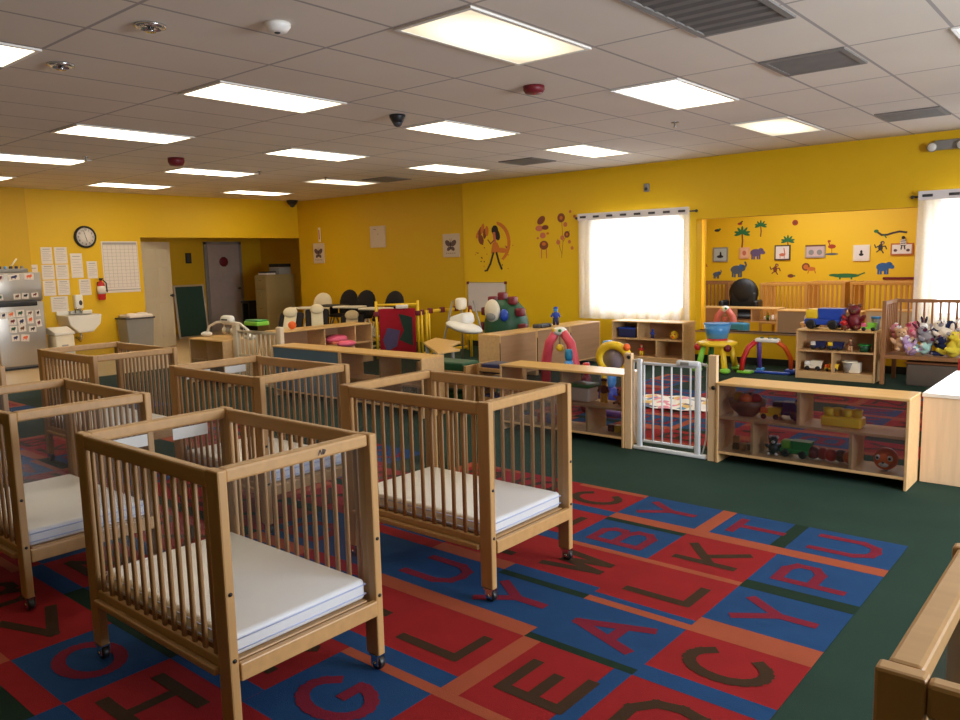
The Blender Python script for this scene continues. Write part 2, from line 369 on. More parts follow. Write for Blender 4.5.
def troffer(loc, label, power):
    t = thing('ceiling_light', label, 'ceiling light', loc, 0, 'fluorescent ceiling lights')
    ob('frame', tf, WHITE, t)
    d = ob('diffuser', MB().box(-.272, .272, -.575, .575, -.008, -.002), LENS, t); d.color = (power, power, power, 1)
ROWN = {-1: 'row at the left edge of the ceiling', 0: 'left row', 1: 'middle row', 2: 'row beside the window wall'}
LT = [(-1,1,'glowing ceiling panel just cut by the right edge of the photo',7),(0,0,'large cream-edged ceiling light panel above the photo centre, the biggest one',1.7),(0,1,'bright ceiling panel between the big cream panel and the square one near the windows',7),(0,2,'yellowish square-looking ceiling panel nearest the window wall on the right',1.6),
 (1,-1,'ceiling panel cut by the left edge near the top corner',8),(1,0,'long bright ceiling panel between the round detector and the black dome camera',8),(1,1,'bright ceiling panel just beyond the black dome camera',8),(1,2,'ceiling panel next to the window wall, beside a dark vent',7),
 (2,0,'long ceiling panel just before the small maroon detector',9),(2,1,'ceiling panel third along the middle row, above the hall side',9),(2,2,'ceiling panel above the fairy decal, second one out from that wall corner',8),
 (3,0,'ceiling panel cut by the left edge, second lowest on that edge',9),(3,1,'ceiling panel right behind the small maroon detector',9),(3,2,'dim yellowish ceiling panel with a dark vent touching it',2.6),(4,0,'ceiling panel cut by the left edge above the pier, lowest on that edge',9),(4,1,'small far ceiling panel above the wall clock',9),(4,2,'farthest small ceiling panel above the hall opening',9)]
LT += [(0,-1,'ceiling panel overhead, nearer than the big cream panel',3.2),(-1,0,'ceiling panel overhead to the right of the big cream panel',5),(-1,2,'ceiling panel over the plush crib',5),(-1,-1,'ceiling panel over the corner crib, behind the viewer',3)]
for i, j, lb, pw in LT: troffer((-3.1715-2.44*i, 3.979+2.44*j, CZ), lb, pw)
VENT = mat('grey vent metal', (122, 118, 115), .6, amt=.2); VBK = mat('vent shadow', (84, 80, 79), .8)
def vent(x, y, label, sx=.58, sy=.58):
    t = thing('ceiling_vent', label, 'vent', (x, y, CZ), 0, 'ceiling air vents')
    f = MB(); a, b = sx/2, sy/2
    for (x0, x1, y0, y1) in ((-a, a, -b, -b+.04), (-a, a, b-.04, b), (-a, -a+.04, -b+.04, b-.04), (a-.04, a, -b+.04, b-.04)): f.box(x0, x1, y0, y1, -.014, -.001)
    ob('frame', f, VENT, t)
    ob('backing', MB().box(-a+.04, a-.04, -b+.04, b-.04, -.004, -.001), VBK, t)
    n = 9; l = MB()
    for k in range(n):
        yy = -b+.06+(sy-.12)*k/(n-1); l.add([(-a+.04,yy-.014,-.004),(a-.04,yy-.014,-.004),(a-.04,yy+.016,-.013),(-a+.04,yy+.016,-.013)], [(0,1,2,3)])
    ob('louver', l, VENT, t)
vent(-1.94, 6.08, 'grey square air vent in the ceiling, middle of the three on the right')
vent(-1.92, 9.12, 'grey square air vent in the ceiling nearest the emergency light')
vent(-1.94, 4.27, 'large dark air vent at the top edge of the ceiling', .58, 1.15)
vent(-6.75, 9.08, 'small dark vent in the ceiling beside the fairy decal wall light'); vent(-9.7, 9.15, 'dark vent touching the dim yellowish ceiling panel')
def roundfix(name, label, cat, x, y, prof, m, m2=None, r2=None):
    t = thing(name, label, cat, (x, y, CZ)); ob('base', MB().lathe(prof, m=m), m, t)
    if m2: ob('lens', MB().ell((0, 0, prof[-1][1]), r2, m2), m2, t)
roundfix('smoke_detector', 'round white smoke detector on the ceiling near the top edge', 'smoke detector', -3.86, 2.84, [(.075,-.001),(.075,-.02),(.055,-.045),(.03,-.05)], WHITE, DGREY, (.018,.018,.008))
roundfix('smoke_detector', 'maroon round alarm on the ceiling beyond the big cream light', 'smoke detector', -3.82, 5.24, [(.085,-.001),(.085,-.03),(.07,-.055),(.03,-.06)], MAROON, RED, (.012,.012,.006))
roundfix('smoke_detector', 'small maroon alarm on the ceiling over the far left cribs', 'smoke detector', -9.39, 5.27, [(.1,-.001),(.1,-.05),(.08,-.09),(.04,-.1)], MAROON, RED, (.012,.012,.006))
roundfix('dome_camera', 'black dome camera hanging below the ceiling', 'camera', -5.44, 5.3, [(.075,-.001),(.075,-.02),(.06,-.05),(.05,-.07)], BLACK, DGREY, (.045,.045,.04))
roundfix('dome_camera', 'small black dome camera in the far ceiling corner by the hall', 'camera', -14.08, 10.5, [(.12,-.001),(.12,-.03),(.09,-.08),(.07,-.1)], BLACK, DGREY, (.06,.06,.05))
for x, y, lb in ((-4.38, 2.36, 'chrome recessed sprinkler ring on the ceiling near the top edge'), (-5.6, 2.37, 'chrome recessed sprinkler ring on the ceiling farther left')):
    t = thing('sprinkler', lb, 'sprinkler', (x, y, CZ)); ob('ring', MB().lathe([(.085,-.001),(.085,-.014),(.06,-.022),(.045,-.008)], m=CHROME, n=24), CHROME, t); ob('nozzle', MB().lathe([(.02,-.006),(.018,-.03),(.03,-.034),(.03,-.038)], m=CHROME), CHROME, t)
for x, y, lb in ((-3.82, 7.69, 'small pendent sprinkler below the ceiling before the square yellowish panel'), (-9.96, 4.41, 'tiny bright sprinkler at the end of a left-edge ceiling panel'), (-9.96, 6.87, 'tiny bright sprinkler just past the end of a far ceiling panel'), (-10.03, 8.14, 'tiny sprinkler above the dim yellowish ceiling panel')):
    t = thing('sprinkler', lb, 'sprinkler', (x, y, CZ)); ob('plate', MB().lathe([(.04,-.001),(.04,-.008),(.012,-.012),(.01,-.04)], m=CHROME), CHROME, t); ob('nozzle', MB().lathe([(.008,-.04),(.022,-.05),(.022,-.054)], m=CHROME), CHROME, t)
# emergency light on the window wall
t = thing('emergency_light', 'white twin-head emergency light high on the window wall', 'emergency light', (-1.87, WYY-.001, 2.74))
ob('body', MB().rbox(-.14, .14, -.07, 0, -.05, .06, .012, GREY), GREY, t)
for sx in (-.15, .15): h = ob('lamp_head', MB().lathe([(.03,0),(.055,-.06),(.055,-.07)], (sx, -.06, -.02), GREY, axis='y'), GREY, t); ob('lens', MB().lathe([(.048,-.068),(.045,-.076)], (sx, -.06, -.02), WHITE, axis='y'), WHITE, h)
one('motion_sensor', MB().rbox(-.045, .045, -.04, 0, -.06, .06, .015, GREY).ell((0, -.04, -.02), (.025, .015, .025), DGREY), 'small grey motion sensor on the wall above the curtained window', 'sensor', (-5.78, WYY-.001, 2.55))
# ------------------------------------------------------------------ cribs
CL, CW, CH = 1.0, .65, .916                      # crib outer length (x), width (y), height
def make_crib(label, group='wooden cribs on casters'):
    t = thing('crib', label, 'crib', (0, 0, 0), 0, group)
    px, py = .07, .034
    for sx in (-1, 1):
        for sy in (-1, 1):
            x = sx*(CL/2-px/2); y = sy*(CW/2-py/2)
            p = ob('post', MB().box(x-px/2, x+px/2, y-py/2, y+py/2, .062, CH), WOODZ, t, .006)
            c = MB().lathe([(.026,-.012),(.028,-.008),(.028,.008),(.026,.012)], (x+.012, y, .029), BLACK, axis='y', n=16).lathe([(.009,-.02),(.009,.02)], (x+.012, y, .029), CHROME, axis='y', n=8)
            c.box(x-.008, x+.03, y-.019, y-.015, .02, .062, CHROME).box(x-.008, x+.03, y+.015, y+.019, .02, .062, CHROME).box(x-.018, x+.03, y-.02, y+.02, .056, .063, CHROME)
            ob('caster', c, BLACK, p)
            for h in (.30, .52): ob('bolt', MB().lathe([(.007,0),(.007,.003)], (sx*CL/2, y, h) if sx > 0 else (sx*CL/2-.003, y, h), BLACK, axis='x', n=8), BLACK, p)
    for sy in (-1, 1):
        y = sy*(CW/2-py/2)
        ob('side_rail', MB().box(-CL/2+px, CL/2-px, y-.016, y+.016, CH-.062, CH-.004), WOOD, t, .008)
        ob('side_rail', MB().box(-CL/2+px, CL/2-px, y-.012, y+.012, .262, .295).box(-CL/2+px, CL/2-px, y-.016+sy*.016, y+.016+sy*.016, .238, .262), WOOD, t, .005)
        n = 13
        for k in range(n):
            x = -CL/2+px+(CL-2*px)*(k+.5)/n
            ob('slat', MB().rbox(x-.0105, x+.0105, y-.007, y+.007, .29, CH-.06, .004, seg=1), WOODD, t)
    for sx in (-1, 1):
        x = sx*(CL/2-px/2)
        ob('end_rail', MB().box(x-.025, x+.025, -CW/2+py, CW/2-py, CH-.045, CH), WOOD, t, .008)
        ob('end_rail', MB().box(x+sx*.03-.012, x+sx*.03+.012, -CW/2+py, CW/2-py, .225, .285), WOOD, t, .005)
        ob('end_panel', MB().box(x-.003, x+.003, -CW/2+py+.002, CW/2-py-.002, .285, CH-.045), ACRYLC, t, label='clear acrylic end panel')
        if sx < 0: [ob('acrylic_glint', MB().box(x+.006, x+.008, u0, u1, CH-.10, CH-.052), mat('painted acrylic glint', (206, 206, 206), .3), t, label='pale glint painted on the acrylic end') for u0, u1 in ((-.24, -.06), (.05, .21))]  # pale strips imitate glints on the clear acrylic end
        else: ob('stamp', MB().fl([(-.014,0),(-.006,.016),(0,0)], .004, INKD, WX(x+.0253, .08, CH-.03)).fl([(.006,0),(.006,.016),(.016,.012),(.008,0)], .004, INKD, WX(x+.0253, .08, CH-.03)), INKD, t)
    ob('mattress_board', MB().box(-CL/2+.02, CL/2-.03, -CW/2+.05, CW/2-.05, .262, .284), WOOD, t, .004)
    mm = MB().rbox(-CL/2+.055, CL/2-.045, -CW/2+.045, CW/2-.045, .285, .362, .016, seg=3)
    ma = ob('mattress', mm, VINYL, t, label='white vinyl crib mattress')
    q = MB()
    for h in (.305, .342):
        a, b = CL/2-.0445, CW/2-.0445; q.tube([(-a-.0095,-b,h),(a,-b,h),(a,b,h),(-a-.0095,b,h)], .003, closed=True, n=5)
    ob('piping', q, PIPING, ma)
    return t
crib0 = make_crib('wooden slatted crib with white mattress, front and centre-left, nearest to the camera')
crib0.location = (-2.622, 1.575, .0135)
for (x, y, lb) in ((-2.655, 2.91, 'wooden slatted crib standing alone nearest the white gate, in the middle of the photo'), (-4.28, 1.57, 'wooden slatted crib cut by the left edge of the photo, beside the front crib'),
                   (-4.24, 2.83, 'wooden slatted crib directly behind the front crib'), (-6.25, 2.8, 'far wooden slatted crib nearest the sink and wall clock'),
                   (-6.22, 1.57, 'crib of which only one post shows at the left edge below the refrigerator'), (.222, 1.55, 'crib whose corner fills the bottom right corner of the photo')):
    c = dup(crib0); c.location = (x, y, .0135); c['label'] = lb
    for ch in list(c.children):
        if ch.name.startswith('stamp') or (ch.name.startswith('acrylic_glint') and (x, y) != (-4.24, 2.83)): bpy.data.objects.remove(ch)

# ------------------------------------------------------------------ low cabinets
def cabinet(label, x0, x1, y0, y1, z1=.61, back=None, face='-y', rows=((.36,),), lower=(), shelf=.33, panel=None, group='low wooden toy cabinets', name='toy_cabinet'):
    """open on the side opposite to its back; back lies on `face` side ('-y', '+x', ...). rows: divider fractions above and below the shelf"""
    w = (x1-x0) if face[1] == 'y' else (y1-y0); d = (y1-y0) if face[1] == 'y' else (x1-x0)
    t = thing(name, label, 'cabinet', ((x0+x1)/2, (y0+y1)/2, .009), {'-y': 0, '+x': PI/2, '+y': PI, '-x': -PI/2}[face], group)
    h = z1-.009; a, b = w/2, d/2; th = .019
    ob('cabinet_top', MB().box(-a, a, -b, b, h-th, h), PLYT, t, .004)
    for s in (-1, 1): ob('end_panel', MB().box(min(s*a, s*(a-th)), max(s*a, s*(a-th)), -b, b, 0, h-th), PLY, t, .003)
    ob('base_board', MB().box(-a+th, a-th, -b+.004, b-.01, .07, .07+th).box(-a+th, a-th, b-.03, b-.012, .0, .07), PLY, t, .002)
    if panel is not None or back is not None:
        bm_ = back or panel
        ob('back_panel', MB().box(-a+th, a-th, -b+.006, -b+.011, .07+th, h-th), bm_, t, label=('clear acrylic back' if bm_ is ACRYL else None))
    if shelf:
        ob('shelf', MB().box(-a+th, a-th, -b+.012, b-.01, shelf, shelf+th), PLY, t, .002)
        for fr in rows[0]: ob('divider', MB().box(-a+w*fr-th/2, -a+w*fr+th/2, -b+.012, b-.012, shelf+th, h-th), PLY, t)
        for fr in lower: ob('divider', MB().box(-a+w*fr-th/2, -a+w*fr+th/2, -b+.012, b-.012, .07+th, shelf), PLY, t)
    else:
        for fr in rows[0]: ob('divider', MB().box(-a+w*fr-th/2, -a+w*fr+th/2, -b+.012, b-.012, .07+th, h-th), PLY, t)
    return t
cabinet('low cabinet with clear back full of toys, right of the white gate', -2.375, -1.095, 5.47, 5.79, back=ACRYL, rows=((.46,),), lower=(.21, .73), shelf=.33)
cabinet('low cabinet with clear back and glossy top, left of the white gate', -4.42, -3.15, 5.47, 5.79, back=ACRYL, rows=((.52,),), lower=(.72,), shelf=.30)
cabinet('low cabinet with clear back and bare top, right of the blue-backed one', -6.6, -5.36, 5.43, 5.75, back=ACRYL, rows=((.5,),), lower=(.5,), shelf=.3)
cabinet('low cabinet with a blue back panel beside the beige play gate', -7.83, -6.61, 5.43, 5.75, back=mat('dusty blue panel', (78, 104, 126), .5), rows=((.5,),), lower=(.5,), shelf=.3)
cabinet('low clear-backed cabinet with a white baby toy arch on top', -9.72, -8.9, 5.45, 5.93, back=ACRYL, rows=((.5,),), lower=(.5,), shelf=.3)
cabinet('low open shelf in front of the high chairs, pink toy in it', -9.7, -9.26, 6.62, 8.3, back=PLYB, face='-x', rows=((.2, .55),), lower=(), shelf=.3)
for k, lb in enumerate(('tan divider cabinet seen from its back, end with the black hinge', 'tan divider cabinet seen from its back, middle of its row', 'tan divider cabinet seen from its back, next to the curtained window')):
    y = 7.58+.79*k
    t = cabinet(lb, -6.46, -6.11, y, y+.78, back=PLYB, face='+x', rows=((.5,),), lower=(.5,), shelf=.3, group='tan divider cabinets')
    ob('hinge', MB().box(-.392, -.386, -.182, -.173, .18, .5), BLACK, t, label='black hinge strip')
cabinet('open cubby shelf under the curtained window', -6.02, -4.88, 10.12, 10.5, back=PLYB, face='+y', rows=((.63,),), lower=(.37,), shelf=.33)
cabinet('open toy shelf with trucks and red toys on top, beside the plush crib', -3.25, -2.35, 9.83, 10.17, back=PLYB, face='+y', rows=((),), lower=(.53,), shelf=.33)
# big closed cabinet at the right edge
t = thing('storage_cabinet', 'closed wooden cabinet with top whitened by glare at the right edge', 'cabinet', (-.35, 6.35, .009), 0, 'low wooden toy cabinets')
ob('body', MB().box(-.73, .73, -.58, .6, 0, .575), wood('pale birch panel', (232, 198, 160), axis=2), t, .003); ob('cabinet_top', MB().box(-.735, .735, -.59, .6, .575, .6), mat('glossy glare-whitened wood', (236, 226, 214), .18, amt=.03), t, .003)  # wooden top coloured near white to imitate window glare
ob('plinth', MB().box(-.70, .70, -.575, -.56, .0, .03), PLY, t)

# gate posts and gates
for x, h, lb in ((-3.115, .775, 'wooden post at the left of the white metal gate'), (-2.41, .80, 'wooden post at the right of the white metal gate')):
    t = thing('gate_post', lb, 'post', (x, 5.50, .009), 0, 'wooden gate posts')
    ob('post', MB().box(-.032, .032, -.022, .022, 0, h), EDGE, t, .004)
    ob('knob', MB().lathe([(.014,-.022),(.016,-.03),(.01,-.034)], (.012, 0, h-.03 if x < -3 else h-.24), BLACK, axis='y', n=12), BLACK, t)
GW = mat('white enamel', (226, 230, 236), .3, amt=.03)
t = thing('baby_gate', 'white metal baby gate between two wooden posts', 'gate', (-2.765, 5.50, .009))
for x in (-.255, .235): ob('gate_post', MB().rbox(x-.022, x+.022, -.014, .014, .012, .735, .008), GW, t)
ob('bottom_bar', MB().rbox(-.31, .31, -.016, .016, .004, .036, .008), GW, t)
d = ob('gate_door', MB().rbox(-.225, .205, -.01, .01, .69, .712, .005), GW, t); ob('rail', MB().rbox(-.225, .205, -.01, .01, .07, .09, .005), GW, d)
for k in range(6): ob('bar', MB().tube([(-.215+.078*k, 0, .085), (-.215+.078*k, 0, .695)], .0075, n=8), GW, d)
ob('latch', MB().rbox(.06, .25, -.024, .024, .70, .745, .016).rbox(.10, .17, -.026, -.02, .712, .735, .006, GREY), GW, t)
for s, x in ((-1, -.305), (1, .305)): ob('pressure_rod', MB().tube([(x-.0*s, 0, .72), (x, 0, .16), (x-s*.015, 0, .10), (x-s*.035, 0, .03)], .006, n=8).tube([(x, 0, .72), (x-s*.04, 0, .725)], .01), GW, t)
BG = mat('beige plastic', (206, 192, 168), .5, amt=.05)
t = thing('play_gate', 'beige slatted plastic gate between the blue-backed cabinet and the toy arch cabinet', 'gate', (-8.33, 5.6, .009))
for x in (-.49, .44): ob('gate_post', MB().rbox(x-.05, x+.05, -.03, .03, 0, .80, .015), BG, t)
ob('rail', MB().rbox(-.44, .39, -.016, .016, .70, .735, .008).rbox(-.44, .39, -.016, .016, .05, .085, .008).rbox(-.44, .39, -.014, .014, .40, .43, .008), BG, t)
for k in range(9): ob('bar', MB().rbox(-.415+.092*k-.012, -.415+.092*k+.012, -.01, .01, .08, .705, .004, seg=1), BG, t)

# green rack in the gap of the cabinet row
t = thing('green_bin_rack', 'wooden rack with dark green bins between the two clear-backed cabinets', 'rack', (-5.64, 6.15, .009))
for s in (-.34, .34): ob('end_panel', MB().box(s-.015, s+.015, -.16, .16, 0, .46), WOODZ, t, .003)
for h in (.12, .28, .42): ob('rail', MB().box(-.325, .325, -.165, -.145, h-.06, h-.02).box(-.325, .325, .145, .165, h-.06, h-.02), WOOD, t, .004)
for h in (.07, .23, .385): ob('bin', MB().rbox(-.30, .30, -.14, .14, h-.02, h+.10, .02), DGREEN, t)
t = thing('dark_bin_rack', 'small wooden rack with dark bins left of the glossy-topped cabinet', 'rack', (-4.98, 6.2, .009))
for s in (-.2, .2): ob('end_panel', MB().box(s-.012, s+.012, -.14, .14, 0, .49), WOODZ, t, .003)
for h in (.16, .32, .46): ob('rail', MB().box(-.188, .188, -.145, -.128, h-.05, h-.01).box(-.188, .188, .128, .145, h-.05, h-.01), WOOD, t, .004)
for h in (.1, .27, .42): ob('bin', MB().rbox(-.17, .17, -.12, .12, h-.03, h+.07, .015), NAVY, t)
# trapezoid table
t = thing('trapezoid_table', 'low light wood trapezoid kids table near the yellow play yard', 'table', (-6.8, 7.1, .009))
ob('tabletop', MB().prism([(-.3,.13),(.66,-.62),(.66,-.23),(.34,-.06),(.07,.44),(-.58,.66)], .475, .5), PLYT, t, .004)
for x, y in ((-.26,.16),(.58,-.46),(.0,.36),(-.46,.52)): ob('leg', MB().lathe([(.018,0),(.02,.03),(.024,.475)], (x, y, 0), GREY, n=12), GREY, t)
# ------------------------------------------------------------------ clock wall
WB = WXX+.001
t = thing('wall_clock', 'round black-rimmed wall clock on the yellow wall above the papers', 'clock', (WB, 6.2, 2.115))
ob('rim', MB().lathe([(.19,0),(.195,.02),(.18,.045),(.16,.045),(.158,.02)], axis='x', n=36), BLACK, t)
fc = MB().lathe([(.160,.021),(.160,.026)], m=PAPER, axis='x', n=36); W = WX(.026, 0, 0)
DIG = {'0':[[(0,0),(1,0),(1,1),(0,1),(0,0)]],'1':[[(.5,0),(.5,1)]],'2':[[(0,1),(1,1),(1,.5),(0,.5),(0,0),(1,0)]],'3':[[(0,1),(1,1),(1,0),(0,0)],[(0,.5),(1,.5)]],'4':[[(0,1),(0,.5),(1,.5)],[(1,1),(1,0)]],'5':[[(1,1),(0,1),(0,.5),(1,.5),(1,0),(0,0)]],'6':[[(1,1),(0,1),(0,0),(1,0),(1,.5),(0,.5)]],'7':[[(0,1),(1,1),(.4,0)]],'8':[[(0,0),(1,0),(1,1),(0,1),(0,0)],[(0,.5),(1,.5)]],'9':[[(1,.5),(0,.5),(0,1),(1,1),(1,0),(0,0)]]}
for h in range(1, 13):
    a = PI/2-2*PI*h/12; cx, cy = .125*math.cos(a), .125*math.sin(a); tx = str(h)
    for i, ch in enumerate(tx):
        ox = cx+(i-(len(tx)-1)/2)*.02
        for st in DIG[ch]: fc.fl([(ox+(p-.5)*.014, cy+(q-.5)*.026) for p, q in st], .005, INKD, W)
ob('face', fc, PAPER, t)
hd = MB(); hd.fl([(0,0),(.02,-.075)], .01, BLACK, WX(.036,0,0)); ob('hour_hand', hd, BLACK, t)
hd = MB(); hd.fl([(0,0),(-.03,.11)], .007, BLACK, WX(.038,0,0)); ob('minute_hand', hd, BLACK, t)
# notices taped to the wall: centre y, centre z, width, height, label
NOT = [(5.54,1.8,.18,.28,'paper notice at the top left of the papers on the clock wall'),(5.77,1.8,.21,.28,'paper notice second along the top row of the clock wall papers'),(6.02,1.62,.2,.42,'tall paper notice right of the top row, left of the small single sheet'),
 (5.31,1.4,.14,.5,'narrow paper notice half behind the refrigerator'),(5.54,1.52,.2,.25,'paper notice in the second row, under the top left sheet'),(5.77,1.52,.21,.25,'paper notice in the second row, under the second top sheet'),
 (5.54,1.25,.2,.26,'paper notice in the third row, under the two top left sheets'),(5.77,1.25,.2,.26,'paper notice in the third row, above the soap dispenser'),(6.28,1.54,.18,.3,'small single paper left of the large wall chart'),
 (6.13,1.24,.2,.28,'small paper notice left of the fire extinguisher'),(5.68,.97,.28,.26,'paper notice just above the sink')]
for y, z, w_, h_, lb in NOT:
    p = MB().box(0, .002, -w_/2, w_/2, -h_/2, h_/2, PAPER); W = WX(.002, 0, 0)
    p.fl([(-w_*.3, h_*.38),(w_*.3, h_*.38)], .012, INK, W)
    for k in range(6): p.fl([(-w_*.38, h_*.25-k*h_*.11),(w_*(.38-.2*((k*7) % 3 == 1)), h_*.25-k*h_*.11)], .005, INK, W)
    one('paper_notice', p, lb, 'paper', (WB+.002*random.random(), y, z), group='paper notices on the clock wall')
p = MB().box(0, .003, -.33, .33, -.46, .46, PAPER); W = WX(.003, 0, 0)
p.fr(-.31, .31, .40, .44, INK, W)
for k in range(13): p.fl([(-.31, .38-k*.062),(.31, .38-k*.062)], .004, INK, W)
for k in range(9): p.fl([(-.31+k*.0775, .40),(-.31+k*.0775, -.37)], .004, INK, W)
p.fr(-.33, .33, -.42, -.405, INK, W)
one('wall_chart', p, 'large white grid chart on the wall left of the hall opening', 'chart', (WB, 6.8, 1.58))
t = thing('fire_extinguisher', 'red fire extinguisher with white label hanging on the clock wall', 'fire extinguisher', (WB, 6.37, 1.02))
ob('bracket', MB().box(0, .02, -.03, .03, .05, .3), DGREY, t)
ob('cylinder', MB().lathe([(.0,-.02),(.055,-.015),(.065,.01),(.065,.24),(.05,.29),(.022,.31),(.02,.33)], (.087,0,0), RED), MAROON, t)
ob('label', MB().lathe([(.0665,.09),(.0665,.23)], (.087,0,0), PAPER), PAPER, t, label='white label band')
ob('valve', MB().box(.06,.115,-.02,.02,.33,.355, BLACK).box(.05,.17,-.012,.012,.355,.37, BLACK).tube([(.1,.03,.34),(.12,.08,.28),(.12,.085,.12)], .011, BLACK), BLACK, t)
t = thing('sink', 'white wall-hung sink under the paper notices', 'sink', (WB, 5.9, .62))
bm = MB()
prof = [(-.31,.16),(-.28,-.02),(-.13,-.17),(.13,-.17),(.28,-.02),(.31,.16)]
bm.add([(x, a*(1 if x < .3 else .92), b if x < .3 else b*.9+.012) for x in (.004, .44) for a, b in prof], [(0,1,2,3,4,5),(11,10,9,8,7,6)]+[(i,i+6,i+7,i+1) for i in range(5)]+[(0,5,11,6)])
ob('basin', bm, WHITE, t, .02)
ob('bowl', MB().lathe([(.19,.0),(.17,-.01),(.1,-.02)], (.25,0,.178), mat('sink bowl', (188,184,178), .3)), WHITE, t)
ob('backsplash', MB().rbox(.0,.04,-.30,.30,.15,.22,.01), WHITE, t)
fa = MB().tube([(.07,0,.16),(.07,0,.24),(.12,0,.27),(.17,0,.25)], .012, CHROME)
ob('faucet', fa, CHROME, t)
for s in (-.1, .1): ob('tap_handle', MB().lathe([(.018,.16),(.016,.2),(.028,.205),(.028,.22)], (.07,s,0), CHROME), CHROME, t)
ob('drain_pipe', MB().tube([(.22,0,-.15),(.22,0,-.25),(.16,0,-.31),(.1,0,-.25),(.0,0,-.25)], .02, CHROME), CHROME, t)
t = thing('soap_dispenser', 'white wall soap dispenser with dark window above the sink', 'soap dispenser', (WB, 5.97, .875))
ob('body', MB().rbox(0,.1,-.065,.065,0,.24,.02), WHITE, t); ob('window', MB().ell((.1,.02,.1),(.012,.03,.045), DGREY), DGREY, t); ob('nozzle', MB().rbox(.03,.09,-.03,.03,-.03,.01,.008), GREY, t)
t = thing('trash_bin', 'grey bin with a white liner folded over its rim, beside the hall opening', 'bin', (WXX+.25, 6.86, 0))
bm = MB(); a, b = .2, .26
bm.add([(-a*.85,-b*.85,0),(a*.85,-b*.85,0),(a*.85,b*.85,0),(-a*.85,b*.85,0),(-a,-b,.66),(a,-b,.66),(a,b,.66),(-a,b,.66)], [(0,3,2,1),(4,5,6,7),(0,1,5,4),(1,2,6,5),(2,3,7,6),(3,0,4,7)])
ob('body', bm, GREY, t, .02); ob('rim', MB().rbox(-.215,.215,-.275,.275,.64,.67,.01), DGREY, t)
ob('liner', MB().rbox(-.2,.22,-.21,.24,.655,.72,.03).ell((.05,-.1,.715),(.1,.1,.03)).ell((.0,.12,.71),(.1,.12,.04)), PAPER, t)
t = thing('lidded_bin', 'small white lidded bin between the refrigerator and the sink', 'bin', (-13.6, 5.36, 0))
ob('body', MB().rbox(-.17,.17,-.14,.16,0,.5,.03), CREAM, t); ob('lid', MB().prism([(-.18,.5),(.18,.5),(.18,.54),(-.1,.62),(-.18,.6)],-.15,.17, WHITE, Matrix(((1,0,0,0),(0,0,1,0),(0,1,0,0),(0,0,0,1)))), WHITE, t, .01)
ob('print', MB().fr(-.05,.05,-.04,.04,INK,WX(.171,0,.3)), INK, t)
# refrigerator
t = thing('refrigerator', 'stainless refrigerator covered in picture cards at the left edge', 'refrigerator', (-13.85, 4.78, 0))
ob('body', MB().rbox(-.33,.28,-.36,.34,.02,1.53,.012), mat('fridge side grey', (120,116,112), .5), t)
ob('door', MB().rbox(.285,.345,-.36,.34,.06,1.06,.012), STEEL, t); ob('freezer_door', MB().rbox(.285,.345,-.36,.34,1.085,1.53,.012), STEEL, t)
ob('handle', MB().rbox(.346,.372,-.34,.24,1.0,1.065,.01), BLACK, t); ob('foot', MB().box(-.3,.29,-.33,.31,0,.03), BLACK, t)
CARDS = [(4.52,1.45,.1,.1),(4.72,1.455,.16,.09),(4.94,1.46,.14,.1),(4.5,1.15,.08,.09),(4.74,1.155,.1,.09),(4.86,1.16,.1,.09),(5.0,1.17,.1,.07),(4.52,.87,.08,.1),(4.63,.88,.11,.1),(4.76,.89,.12,.11),(4.9,.885,.1,.08),(5.02,.88,.07,.1),
 (4.64,.77,.11,.1),(4.77,.76,.11,.12),(4.9,.78,.09,.12),(4.64,.65,.11,.11),(4.77,.65,.11,.1),(4.92,.63,.11,.09),(5.02,.72,.08,.12),(4.66,.51,.11,.1),(4.8,.5,.12,.11)]
rc = [MAROON, INKD, BROWN, DGREEN, ORANGE, NAVY]
for k, (y, z, w_, h_) in enumerate(CARDS):
    p = MB().box(0,.002,-w_/2,w_/2,-h_/2,h_/2,PAPER); W = WX(.002,0,0)
    p.fe(0, .005, w_*.28, h_*.2, rc[(k*5) % 6], W); p.fe(w_*.18, .02, w_*.13, h_*.15, rc[(k*5) % 6], W)
    for s in (-.2, .1): p.fl([(w_*s,-h_*.1),(w_*s,-h_*.28)], w_*.08, rc[(k*5) % 6], W)
    one('picture_card', p, 'one of the little animal picture cards on the refrigerator doors', 'card', (-13.503,y,z), group='picture cards on the refrigerator', rot=(.06*((k*3) % 5-2),0,0))
t = thing('wire_tray', 'small tray of odds and ends on top of the refrigerator', 'tray', (-13.78, 4.76, 1.53))
ob('tray', MB().rbox(-.14,.16,-.22,.22,0,.06,.01), GREY, t)
for k in range(5): ob('trinket', MB().rbox(.08,.13,-.19+.08*k,-.15+.08*k,.055,.10,.008,[NAVY, SKYB, DGREY, NAVY, GREY][k]), NAVY, t)
one('drumstick', MB().tube([(0,0,0),(0,.11,.14)], .012, CREAM), 'pale stick leaning up out of the refrigerator tray', 'stick', (-13.74,4.76,1.605))

